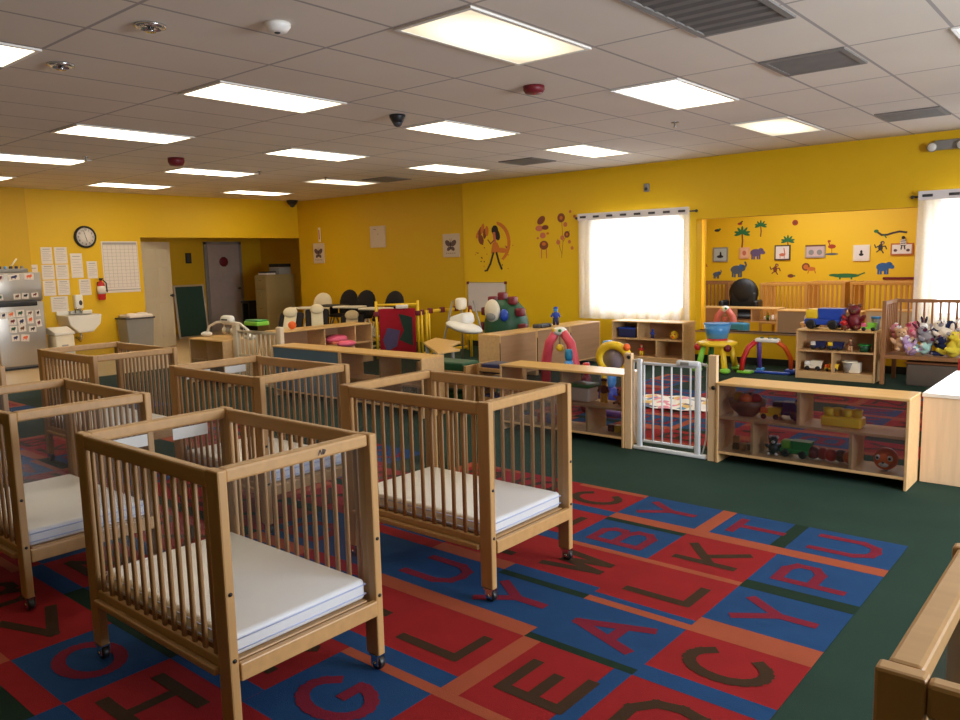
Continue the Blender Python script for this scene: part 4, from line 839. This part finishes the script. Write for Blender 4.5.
PL = [(-.42,-.1,.02,'sand plush','sand plush','tan plush at the left front of the plush crib'),(-.4,.1,.1,'blush plush','white plush','pale pink plush at the left back of the plush crib'),(-.28,-.16,0,'lilac plush','white plush','lilac plush low at the left front of the plush crib'),(-.16,-.16,.02,'mint plush','white plush','mint and white plush at the front of the plush crib'),(-.22,.06,.12,'white plush','navy plush','white plush with dark ears in the plush crib'),
 (-.05,.1,.16,'navy plush','white plush','navy plush at the top of the heap in the plush crib'),(.02,-.14,.0,'navy plush','grey plush','dark plush at the front middle of the plush crib'),(.1,.02,.15,'cream plush','grey plush','cream plush at the top middle of the plush crib'),(.14,-.17,-.03,'yellow plush','yellow plush','yellow plush lying along the front edge of the plush crib'),(.24,-.04,.1,'rose plush','blush plush','rose pink plush at the right of the plush crib'),
 (.3,.12,.16,'lilac plush','navy plush','lilac plush at the back right of the plush crib'),(.4,-.12,.02,'yellow plush','white plush','pale yellow plush at the right front of the plush crib'),(.42,.08,.12,'rose plush','white plush','rose plush in the far right corner of the plush crib'),(-.1,-.04,.1,'grey plush','plum plush','grey plush in the centre of the plush crib'),(-.33,.0,.16,'blush plush','rose plush','pink plush on top at the left of the plush crib')]
rr = random.Random(5)
for dx, dy, dz, a, b, lb in PL:
    plush(lb, (-1.72+dx*.92, 10.05+dy*.9, .36+max(0,dz)), rr.uniform(-1.4,1.4), rr.uniform(.36,.48), PM[a], PM[b], tilt=rr.uniform(-.9,.1), group='plush toys heaped in the crib', ears=rr.choice(('round','long')))
t = thing('storage_tote', 'dark see-through storage tote under the plush crib', 'storage tote', (-1.70,10.05,.009))
ob('tub', MB().rbox(-.33,.4,-.2,.2,0,.25,.02), mat('smoky plastic', (92,82,74), .3, amt=.2), t); ob('lid', MB().rbox(-.345,.415,-.215,.215,.25,.275,.01), BROWN, t); ob('contents', MB().rbox(-.28,-.02,-.15,.15,.01,.17,.04,BROWN).rbox(.02,.34,-.15,.15,.01,.14,.04,DGREY), BROWN, t)
t = thing('toddler_chair', 'red and yellow toddler chair just showing at the right edge behind the closed cabinet', 'toy chair', (-1.02,7.55,.009))
ob('seat', MB().rbox(-.17,.17,-.17,.17,.24,.30,.03), RED, t); ob('backrest', MB().rbox(-.17,.17,.13,.18,.28,.62,.03), RED, t)
for x in (-.14,.14):
    for y in (-.14,.14): ob('leg', MB().tube([(x*1.1,y*1.1,0),(x,y,.26)],.025), YELLOW, t)
# ------------------------------------------------------------------ things on the far cabinets
t = thing('toy_mobile_arch', 'white baby toy arch with hanging toys standing on the clear-backed cabinet', 'toy arch', (-9.14,5.69,.611))
ob('arch', MB().tube([(-.52,0,.04),(-.46,0,.14),(-.28,0,.2),(0,0,.22),(.28,0,.2),(.46,0,.12),(.5,0,.04)],.016), WHITE, t)
for x in (-.53,.5): ob('foot', MB().ell((x,0,.035),(.085,.07,.035)), WHITE, t)
ob('center_unit', MB().rbox(-.12,.12,-.05,.05,.18,.30,.045), WHITE, t); ob('handle_slot', MB().rbox(-.07,.07,-.053,-.046,.235,.255,.006), DGREY, t)
for x, c in ((-.09,CREAM),(0,GREY),(.1,CREAM)): ob('hanging_toy', MB().tube([(x,0,.2),(x,0,.12)],.008).ell((x,0,.1),(.04,.03,.045)), c, t)
one('toy_box', MB().rbox(-.14,.14,-.09,.09,.0,.05,.01,LIME).rbox(-.13,.13,-.08,.08,.05,.07,.01,GREEN), 'bright green box lying on top of the beige play gate', 'toy box', (-8.36,5.6,.815))
# back shelf toys
t = thing('toy_turtle', 'pink toy on the upper deck of the low shelf before the high chairs', 'toy', (-9.43,7.72,.331)); ob('shell', MB().ell((0,0,.07),(.12,.2,.07)), PINK, t); ob('base', MB().rbox(-.1,.1,-.16,.16,0,.04,.02), mat('salmon plastic',(226,130,110),.5), t)
t = thing('toy_bouncer', 'small pink and cream legged toy on the floor before the low shelf', 'toy', (-9.0,7.55,.009))
for s in (-1,1): ob('leg', MB().tube([(0,s*.22,.0),(0,s*.12,.3),(0,s*.02,.36)],.03), mat('peach plastic',(232,170,140),.5), t)
ob('seat', MB().ell((0,0,.36),(.12,.16,.05)), PINK, t)
one('toy_ball', MB().ell((0,0,.06),.06,ORANGE), 'tiny orange toy on the left part of the low shelf top before the high chairs', 'toy ball', (-9.48,6.95,.611))
# high chairs and baby seats behind the shelf
FAB = mat('charcoal seat fabric',(44,40,40),.9,'fabric'); CRS = mat('cream seat cushion',(226,212,180),.8,'fabric')
def high_chair(label, x, y, rz, seat, trayc, h=1.06, frame=GREY):
    t = thing('high_chair', label, 'high chair', (x,y,0 if x < -11.5 else .009), rz, 'high chairs along the back wall')
    for sx in (-1,1): ob('leg', MB().tube([(sx*.23,-.28,.02),(sx*.16,-.02,h*.55)],.018), frame, t); ob('leg', MB().tube([(sx*.23,.26,.02),(sx*.16,0,h*.55)],.018), frame, t); ob('foot_rail', MB().tube([(sx*.23,-.3,.02),(sx*.23,.28,.02)],.02), frame, t)
    ob('seat', MB().rbox(-.19,.19,-.2,.16,h*.5,h*.56,.03), seat, t)
    M_ = Matrix.Translation((0,.16,h*.55)) @ Matrix.Rotation(-.18,4,'X')
    ob('backrest', MB().rbox(-.21,.21,-.03,.04,0,h*.26,.03,None,M_).ell((0,.005,h*.24),(.215,.045,h*.2),None,M_), seat, t); ob('side_wing', MB().rbox(-.23,-.18,-.12,.1,h*.53,h*.68,.02).rbox(.18,.23,-.12,.1,h*.53,h*.68,.02), seat, t)
    ob('tray', MB().rbox(-.27,.27,-.44,-.12,h*.70,h*.735,.03), trayc, t); ob('tray_arm', MB().tube([(-.2,-.15,h*.71),(-.2,.1,h*.62)],.015).tube([(.2,-.15,h*.71),(.2,.1,h*.62)],.015), frame, t)
    ob('footrest', MB().rbox(-.15,.15,-.27,-.2,h*.26,h*.29,.012).tube([(-.12,-.2,h*.5),(-.14,-.25,h*.28)],.012).tube([(.12,-.2,h*.5),(.14,-.25,h*.28)],.012), trayc, t)
    return t
high_chair('cream high chair standing leftmost in the row of high chairs', -12.3, 9.62, .3, CRS, CREAM, 1.0)
high_chair('dark high chair with black tray right of the cream one', -11.75, 9.8, .2, FAB, BLACK)
high_chair('dark high chair with pale footrest, second from the right in the row', -10.92, 9.5, .2, FAB, CREAM, frame=CREAM)
high_chair('dark high chair rightmost in the row, behind the red activity panel', -9.98, 9.3, .1, FAB, CREAM, frame=CREAM)
def rocker(label, x, y, rz, c, h):
    t = thing('baby_rocker', label, 'baby seat', (x,y,.009), rz, 'baby seats behind the low shelf')
    M_ = Matrix.Translation((0,.1,h*.42)) @ Matrix.Rotation(-.55,4,'X')
    ob('shell', MB().rbox(-.2,.2,-.04,.05,-.12,h*.55,.08,None,M_), FAB, t); ob('cushion', MB().rbox(-.10,.10,-.07,-.03,.05,h*.5,.05,None,M_).ell((0,-.09,h*.5),(.12,.05,.09),None,M_), c, t)
    ob('seat', MB().rbox(-.2,.2,-.3,.1,h*.3,h*.42,.06), FAB, t)
    for s in (-1,1): ob('base_rail', MB().tube([(s*.2,-.34,.03),(s*.22,0,.015),(s*.2,.34,.03)],.018).tube([(s*.21,-.2,.02),(s*.18,-.1,h*.34)],.014).tube([(s*.21,.2,.02),(s*.18,.1,h*.34)],.014), GREY, t)
    return t
rocker('baby seat with a cream headrest at the left behind the low shelf', -10.4, 7.5, .6, CRS, .86); rocker('baby seat with tan cushion in the middle behind the low shelf', -10.62, 8.3, .9, CRS, .86); rocker('cream and grey baby seat farther right behind the low shelf', -10.02, 8.5, .7, mat('tan cushion',(188,166,128),.85,'fabric'), .74)
# red activity panel and yellow play yard
t = thing('fabric_play_board', 'red fabric activity panel with a dark green shape, before the high chairs', 'activity panel', (-9.12,8.72,.009), .75)
ob('panel', MB().rbox(-.29,.29,-.04,.04,.05,.80,.02), mat('dark red fabric',(150,26,40),.85,'fabric'), t)
sh = MB(); sh.flat([(.02,.72),(.24,.66),(.24,.2),(.02,.3),(.1,.45)],mat('dark green print',(26,52,44),.85),WY(0,-.041,0)); sh.flat([(-.24,.3),(-.16,.5),(.04,.45),(-.02,.2),(-.18,.12)],mat('muted blue print',(78,66,104),.85),WY(0,-.041,0)); ob('print', sh, DGREEN, t)
ob('frame', MB().tube([(-.33,0,0),(-.33,0,.92)],.022).tube([(.33,0,0),(.33,0,.92)],.022).tube([(-.33,0,.86),(.33,0,.86)],.02), YELLOW, t); ob('tag', MB().rbox(-.02,.18,-.06,-.035,.80,.86,.01), PAPER, t)
for x in (-.33,.33): ob('hub', MB().rbox(x-.045,x+.045,-.04,.04,.68,.76,.015), MAROON, t)
for k, (xa, ya, xb, yb) in enumerate(((-8.86,9.0,-8.98,9.25),(-9.02,9.32,-8.92,10.2),(-8.82,10.15,-8.2,9.45))):
    L_ = math.hypot(xb-xa,yb-ya); lb = ('yellow play yard panel joined to the red activity panel','long yellow play yard panel with dark red joints before the yellow wall','yellow play yard panel seen edge-on left of the whiteboard')[k]
    t = thing('play_yard_panel', lb, 'play yard panel', (xa,ya,.009), math.atan2(yb-ya,xb-xa), 'yellow play yard panels')
    for z in (.05,.72): ob('rail', MB().rbox(0.03,L_-.03,-.018,.018,z-.025,z+.025,.012), YELLOW, t)
    for x in (.02,L_-.02): ob('post', MB().tube([(x,0,0),(x,0,.74)],.02), YELLOW, t)
    for x in ([.05,L_*.35,L_*.7] if L_ > .7 else [.05]): ob('joint', MB().rbox(x-.045,x+.045,-.03,.03,.68,.77,.015), MAROON, t)
# green play centre, white swing, easel legs
t = thing('play_center', 'round green baby play center with dark red bumpers on the divider cabinets', 'baby play center', (-7.2,9.1,.009))
ob('dome', MB().lathe([(.32,.0),(.34,.35),(.33,.62),(.27,.82),(.16,.94),(.05,.98)], n=22), DGREEN, t)
for k in range(7):
    a = PI*(k/6); ob('bumper', MB().rbox(-.06,.06,-.06,.06,-.06,.06,.025,None,Matrix.Translation((.37*math.cos(a),-.08,.55+.45*math.sin(a)))), MAROON, t)
ob('white_panel', MB().ell((-.02,-.30,.8),(.14,.06,.17),CREAM).ell((-.02,-.34,.72),(.09,.04,.06),GREY), CREAM, t); ob('blue_knob', MB().ell((.18,-.28,.74),(.07,.06,.09)), BLUE, t)
t = thing('baby_swing', 'white baby swing seat with thin grey legs beside the divider cabinets', 'baby swing', (-7.25,8.2,.009))
ob('seat', MB().ell((.05,-.05,.62),(.3,.2,.07),None,rot=(0,.2,0)).rbox(.0,.3,-.12,.12,.62,.78,.05,None,Matrix.Rotation(-.25,4,'Y')), WHITE, t)
for x, y in ((-.35,-.2),(-.25,.25),(.3,.25)): ob('leg', MB().tube([(x,y,0),(x*.4,y*.3,.98)],.012), GREY, t)
ob('swing_head', MB().rbox(-.1,.02,-.08,.08,.86,1.02,.04), CREAM, t); ob('base_loop', MB().tube([(.1+.22*math.cos(a),-.1+.2*math.sin(a),.02) for a in [2*PI*k/16 for k in range(16)]],.015,closed=True), WHITE, t)
figure('blue toy figure standing on top of the tan divider cabinets', (-6.33,9.12,.611), .3, .25, BLUE, NAVY, SKYB)
t = thing('toy_train', 'low dark toy lying on top of the tan divider cabinets', 'toy', (-6.28,8.72,.611)); ob('body', MB().rbox(-.06,.06,-.15,.15,0,.05,.015), DGREY, t)
for y in (-.1,.1): ob('wheel', MB().lathe([(.025,-.07),(.025,.07)],(0,y,.026),axis='x'), BLACK, t)
# ------------------------------------------------------------------ next room
def nursery_crib(label, x0, x1, y0, y1, z1, m):
    t = thing('crib', label, 'crib', ((x0+x1)/2,(y0+y1)/2,0), 0, 'cribs in the next room'); a, b = (x1-x0)/2, (y1-y0)/2
    for sx in (-1,1):
        for sy in (-1,1): ob('post', MB().box(sx*a-.022,sx*a+.022,sy*b-.022,sy*b+.022,0,z1), m, t, .004)
    for sy in (-1,1):
        ob('side_rail', MB().box(-a+.022,a-.022,sy*b-.018,sy*b+.018,z1-.05,z1), m, t, .004); ob('side_rail', MB().box(-a+.022,a-.022,sy*b-.018,sy*b+.018,.24,.29), m, t, .004)
        n = max(4, int(2*a/.075))
        for k in range(n): x = -a+2*a*(k+.5)/n; ob('slat', MB().box(x-.012,x+.012,sy*b-.008,sy*b+.008,.29,z1-.05), m, t)
    for sx in (-1,1):
        ob('end_rail', MB().box(sx*a-.018,sx*a+.018,-b+.022,b-.022,z1-.05,z1), m, t, .004); ob('end_panel', MB().box(sx*a-.008,sx*a+.008,-b+.022,b-.022,.29,z1-.05), m, t)
    ob('mattress', MB().rbox(-a+.03,a-.03,-b+.03,b-.03,.29,.37,.02), VINYL, t)
    return t
NW = wood('honey crib wood', (206,150,74), axis=2)
nursery_crib('brown crib in the next room, nearest the middle window curtain', -7.05, -6.13, 14.6, 15.3, 1.01, DW2)
nursery_crib('honey wood crib in the next room, right of the black chair', -5.45, -4.62, 14.5, 15.15, .99, NW)
nursery_crib('honey wood crib in the next room, in the middle behind the toy truck', -4.57, -3.95, 14.3, 14.9, 1.02, NW)
nursery_crib('honey wood crib in the next room, nearest the right window curtain', -3.8, -2.75, 14.2, 14.85, 1.02, NW)
one('wall_ledge', MB().box(-.32,.32,-.06,0,-.02,.02), 'narrow brown ledge on the far yellow wall of the next room', 'ledge', (-3.3,NB-.001,1.04), m=MAROON)
t = thing('glider_chair', 'black padded chair in the next room between the cribs', 'chair', (-5.66,14.1,0), .15)
ob('backrest', MB().ell((0,.16,.82),(.27,.09,.27)).rbox(-.25,.25,.09,.22,.4,.85,.06), BLACK, t); ob('seat', MB().rbox(-.28,.28,-.3,.2,.32,.46,.06), BLACK, t)
for s in (-.3,.3): ob('armrest', MB().rbox(s-.05,s+.05,-.28,.16,.5,.70,.04), BLACK, t)
ob('base', MB().lathe([(.26,0),(.26,.03),(.04,.06),(.04,.33)]), DGREY, t)
t = cabinet('low tan cabinet with cubbies in the next room behind the long opening', -6.5, -4.72, 13.3, 13.7, back=None, face='+y', rows=((.25,.68),), lower=(.68,), shelf=.36, group='cabinets in the next room')
ob('front_panel', MB().box(-.2,.87,.188,.198,.09,.58), PLYB, t)
cabinet('grey-backed cabinet in the next room right of the tan one', -4.66, -3.35, 13.1, 13.5, z1=.6, back=mat('grey brown laminate', (140,122,108), .5), face='-y', rows=((.5,),), lower=(.5,), shelf=.33, group='cabinets in the next room')
cabinet('pale cabinet in the next room behind the toy truck and red plush', -3.3, -2.45, 13.1, 13.5, z1=.63, back=mat('pale grey laminate', (198,192,186), .5), face='-y', rows=((.5,),), lower=(.5,), shelf=.33, group='cabinets in the next room')
arch_toy('pink toy arch in the next room seen through the opening', (-5.5,13.0,0), .36, .62, mat('salmon pink plastic',(220,120,110),.5), WHITE, None)
t = thing('toy_house', 'teal toy box in the next room in front of the pink arch', 'toy box', (-5.2,12.75,0)); ob('box', MB().rbox(-.19,.19,-.12,.12,0,.40,.03), TEAL, t); ob('door', MB().rbox(-.07,.07,-.125,-.115,.2,.3,.02), NAVY, t)
figure('small lime and yellow toy in a cubby of the next room cabinet', (-4.95,13.5,.388), 0, .13, LIME, GREEN, YELLOW)
t = thing('toy_stool', 'small tan stool with a pale toy top in the next room', 'stool', (-3.66,11.75,0)); ob('seat', MB().rbox(-.14,.14,-.12,.12,.5,.54,.01), PLY, t); ob('toy_top', MB().rbox(-.1,.1,-.08,.08,.54,.64,.03), CREAM, t)
for x in (-.11,.11):
    for y in (-.09,.09): ob('leg', MB().box(x-.014,x+.014,y-.014,y+.014,0,.5), PLY, t)
def npic(label, x, z, w_, h_, bg, fr_, fn):
    t = thing('framed_picture', label, 'picture', (x,NB-.001,z), 0, 'framed pictures in the next room')
    ob('frame', MB().box(-w_/2,w_/2,-.025,0,-h_/2,h_/2,fr_).box(-w_/2+.025,w_/2-.025,-.028,-.02,-h_/2+.025,h_/2-.025,bg), fr_, t); p = MB(); fn(p, WY(0,-.028,0)); ob('print', p, BLACK, t)
GRB = mat('grey picture paper',(176,184,178),.8)
npic('grey framed picture of a dark bird, leftmost in the next room', -6.67,1.53,.31,.29,GRB,GREY,lambda p,W:(p.fe(0,-.04,.07,.03,INKD,W),p.fe(.01,0,.02,.06,BLACK,W)))
npic('pink picture half covered by the purple hippo decal', -6.17,1.55,.2,.22,mat('pink picture paper',(232,180,140),.8),mat('pink frame',(226,170,130),.8),lambda p,W:p.fe(0,0,.04,.05,DP,W))
npic('dark framed giraffe drawing in the next room', -5.42,1.54,.30,.29,PAPER,mat('dark wood frame',(70,50,40),.6),lambda p,W:(p.fe(0,-.04,.06,.03,DP,W),p.fl([(.05,-.03),(.03,.08)],.02,DP,W),p.fl([(-.04,-.05),(-.04,-.11)],.012,DP,W),p.fl([(.04,-.05),(.04,-.11)],.012,DP,W)))
npic('pale picture with a dark top band in the next room', -4.81,1.55,.36,.24,mat('lilac picture paper',(206,180,176),.8),INK,lambda p,W:(p.fr(-.18,.18,.09,.12,BROWN,W),p.fe(-.07,-.02,.05,.05,GREY,W),p.fe(.08,-.02,.05,.05,GREY,W)))
npic('white square picture with a small black bird in the next room', -4.0,1.5,.28,.29,PAPER,CREAM,lambda p,W:(p.fe(0,-.03,.04,.025,BLACK,W),p.fe(0,.02,.02,.03,BLACK,W)))
npic('wide white picture under the zebra decal in the next room', -3.34,1.55,.36,.21,PAPER,mat('orange brown frame',(190,110,60),.6),lambda p,W:(p.fe(-.1,-.02,.03,.025,BUN,W),p.fe(.1,-.02,.03,.025,BUN,W)))
DG = mat('decal green',(40,110,60),.7); DGY = mat('decal slate',(84,92,104),.7); DPU = mat('decal purple',(104,84,120),.7); DRD = mat('decal red',(170,60,30),.7); DBL = mat('decal blue',(50,96,150),.7)
def beast(c, trunk=False, s=1.):
    def fn(p, W):
        p.fe(0,.0,.11*s,.075*s,c,W); p.fe(.1*s,.03*s,.06*s,.06*s,c,W)
        for x in (-.07,-.03,.04,.08): p.fl([(x*s,-.03*s),(x*s,-.12*s)],.035*s,c,W)
        if trunk: p.fl([(.14*s,.03*s),(.17*s,.08*s),(.15*s,.13*s)],.03*s,c,W); p.fe(.07*s,.05*s,.035*s,.045*s,DBL,W)
        else: p.fe(.15*s,.0,.04*s,.035*s,c,W)
        p.fe(.12*s,.05*s,.008*s,.008*s,BLACK,W)
    return fn
def palm(s):
    def fn(p, W):
        p.fl([(0,-.18*s),(.01,-.05*s),(0,.08*s)],.03*s,DB,W)
        for a in (.2,.9,1.57,2.2,2.9,-.3,3.4): p.fe(.08*s*math.cos(a),.1*s+.06*s*math.sin(a),.085*s,.026*s,DG,W,a)
    return fn
def monkey(c):
    def fn(p, W):
        p.fe(0,0,.04,.06,c,W); p.fe(.03,.08,.035,.032,c,W); p.fe(.035,.075,.018,.016,TAN,W)
        for q in ([(-.02,.03),(-.08,.0),(-.1,.05)],[(.02,.02),(.08,.02),(.1,-.03)],[(-.01,-.04),(-.06,-.08)],[(.02,-.05),(.05,-.1)]): p.fl(q,.02,c,W)
    return fn
D = 'animal decals in the next room'
for lb, x, z, fn in (('purple hippo decal overlapping a pink picture',-5.95,1.55,beast(DPU)),('grey elephant decal with raised trunk',-6.33,1.22,beast(DGY,True,1.15)),('small grey elephant decal low by the curtain',-6.76,1.13,beast(DGY,True,.65)),('blue hippo decal right of the crocodile',-3.64,1.24,beast(DBL)),
  ('tall palm tree decal left of the shorter one',-6.23,1.84,palm(1.)),('short palm tree decal',-5.86,2.0,palm(.75)),('thin palm decal rising from the giraffe drawing',-5.33,1.68,palm(.8)),('red monkey decal next to the middle window curtain',-7.06,1.32,monkey(DRD)),('brown monkey decal below the giraffe drawing',-5.56,1.22,monkey(DB)),('dark monkey decal left of the wide white picture',-3.69,1.59,monkey(INKD))):
    decal(lb, x, NB, z, fn, group=D)
decal('small dark bird decal farthest left and high', -6.75, NB, 2.02, lambda p,W:(p.fe(0,0,.06,.03,INKD,W),p.fe(.05,.02,.03,.02,DG,W)), group=D)
decal('dark bird decal above the tall palm', -6.28, NB, 2.13, lambda p,W:(p.fe(0,0,.05,.025,DRD,W),p.fe(.03,.03,.04,.015,INKD,W,.6)), group=D)
decal('round red decal high on the wall like a sun', -5.2, NB, 2.1, lambda p,W:(p.fe(0,0,.055,.055,DRD,W),p.fe(0,0,.03,.03,DB,W)), group=D)
decal('red flamingo decal on a strip of water', -4.52, NB, 1.61, lambda p,W:(p.fe(0,.02,.07,.04,DRD,W),p.fl([(-.04,.05),(-.06,.11)],.02,DRD,W),p.fe(-.05,.12,.03,.02,DRD,W),p.fl([(0,-.01),(0,-.1)],.01,DRD,W),p.fe(.0,-.12,.12,.02,DGY,W)), group=D)
decal('tiny turtle decal below the monkey', -5.26, NB, 1.09, lambda p,W:(p.fe(0,0,.06,.035,DB,W),p.fe(.07,0,.02,.015,DG,W)), group=D)
decal('orange lion decal with a brown mane', -4.92, NB, 1.24, lambda p,W:(p.fe(-.06,.02,.075,.075,DB,W),p.fe(-.06,.02,.045,.045,DO,W),p.fe(.04,-.02,.08,.04,DO,W),p.fl([(.1,-.04),(.12,-.1)],.02,DO,W),p.fl([(.0,-.05),(-.02,-.1)],.02,DO,W)), group=D)
decal('long green crocodile decal above the cribs', -4.26, NB, 1.09, lambda p,W:(p.fe(0,0,.24,.04,DG,W),p.fl([(.2,0),(.32,.05)],.025,DG,W),p.fe(-.2,.01,.1,.025,DG,W),p.fl([(-.1,-.03),(-.1,-.06)],.03,DG,W),p.fl([(.1,-.03),(.1,-.06)],.03,DG,W)), group=D)
decal('black and green snake decal stretched on a branch', -3.54, NB, 1.84, lambda p,W:(p.fl([(-.22,.03),(-.14,-.03),(-.05,-.03),(.05,0),(.15,.02),(.26,.0)],.035,INKD,W),p.fe(-.23,.04,.04,.03,DG,W),p.fl([(-.1,-.03),(-.06,-.08)],.02,DG,W)), group=D)
decal('striped zebra decal over the wide white picture', -3.32, NB-.03, 1.66, lambda p,W:(p.fe(0,0,.05,.07,PAPER,W),[p.fl([(-.04,.05-.03*k),(.04,.04-.03*k)],.012,BLACK,W) for k in range(4)],p.fe(.0,.09,.03,.03,BLACK,W),p.fl([(-.02,-.05),(-.03,-.11)],.02,BLACK,W),p.fl([(.02,-.05),(.03,-.11)],.02,BLACK,W)), group=D)
# ------------------------------------------------------------------ camera, world
sc = bpy.context.scene
cd = bpy.data.cameras.new('camera'); co = bpy.data.objects.new('camera', cd); COL.objects.link(co)
f, yaw, pitch, roll = 785.98, .7043, .1270, -.0249
cd.sensor_width = 36; cd.sensor_fit = 'HORIZONTAL'; cd.lens = f/960*36; cd.clip_start = .05
F = Vector((-math.sin(yaw)*math.cos(pitch), math.cos(yaw)*math.cos(pitch), -math.sin(pitch)))
R = Vector((math.cos(yaw), math.sin(yaw), 0)); U = R.cross(F)
c, s = math.cos(roll), math.sin(roll)
R2 = R*c+U*s; U2 = U*c-R*s
co.matrix_world = Matrix(((R2.x,U2.x,-F.x,0),(R2.y,U2.y,-F.y,0),(R2.z,U2.z,-F.z,1.55),(0,0,0,1)))
sc.camera = co
w = bpy.data.worlds.new('world'); w.use_nodes = True; w.node_tree.nodes['Background'].inputs[0].default_value = (.75, .8, 1, 1); w.node_tree.nodes['Background'].inputs[1].default_value = .25; sc.world = w
l = bpy.data.lights.new('nursery_fill', 'AREA'); l.size = 2.5; l.energy = 75; l.color = (.95, .97, 1)  # unseen fill light without a fixture, added to whiten the next room
lo = bpy.data.objects.new('nursery_fill', l); COL.objects.link(lo); lo.location = (-4.6, 13.4, 2.85)
l = bpy.data.lights.new('hall_fill', 'AREA'); l.size = .6; l.energy = 3; l.color = (1, .8, .55)  # weak unseen fill light added to the otherwise unlit hall
lo = bpy.data.objects.new('hall_fill', l); COL.objects.link(lo); lo.location = (-15.8, 9.2, 2.55)
l = bpy.data.lights.new('side_window_daylight', 'AREA'); l.shape = 'RECTANGLE'; l.size = 3.2; l.size_y = 1.5; l.energy = 330; l.color = (.82, .9, 1)
lo = bpy.data.objects.new('side_window_daylight', l); COL.objects.link(lo); lo.location = (3.4, 4.2, 1.7); lo.rotation_euler = (0, PI/2, 0); lo.rotation_euler = (PI/2, 0, PI/2)
l = bpy.data.lights.new('ceiling_wash_fill', 'AREA'); l.shape = 'RECTANGLE'; l.size = 12; l.size_y = 8; l.energy = 15; l.color = (1, .9, .84)  # hidden upward light added only to brighten the ceiling
lo = bpy.data.objects.new('ceiling_wash_fill', l); COL.objects.link(lo); lo.location = (-5.5, 4, 2.3); lo.rotation_euler = (PI, 0, 0)
sc.view_settings.view_transform = 'Standard'; sc.view_settings.look = 'None'; sc.view_settings.exposure = .38
sc.cycles.max_bounces = 8; sc.cycles.diffuse_bounces = 5; sc.cycles.transparent_max_bounces = 24; sc.cycles.sample_clamp_indirect = 6
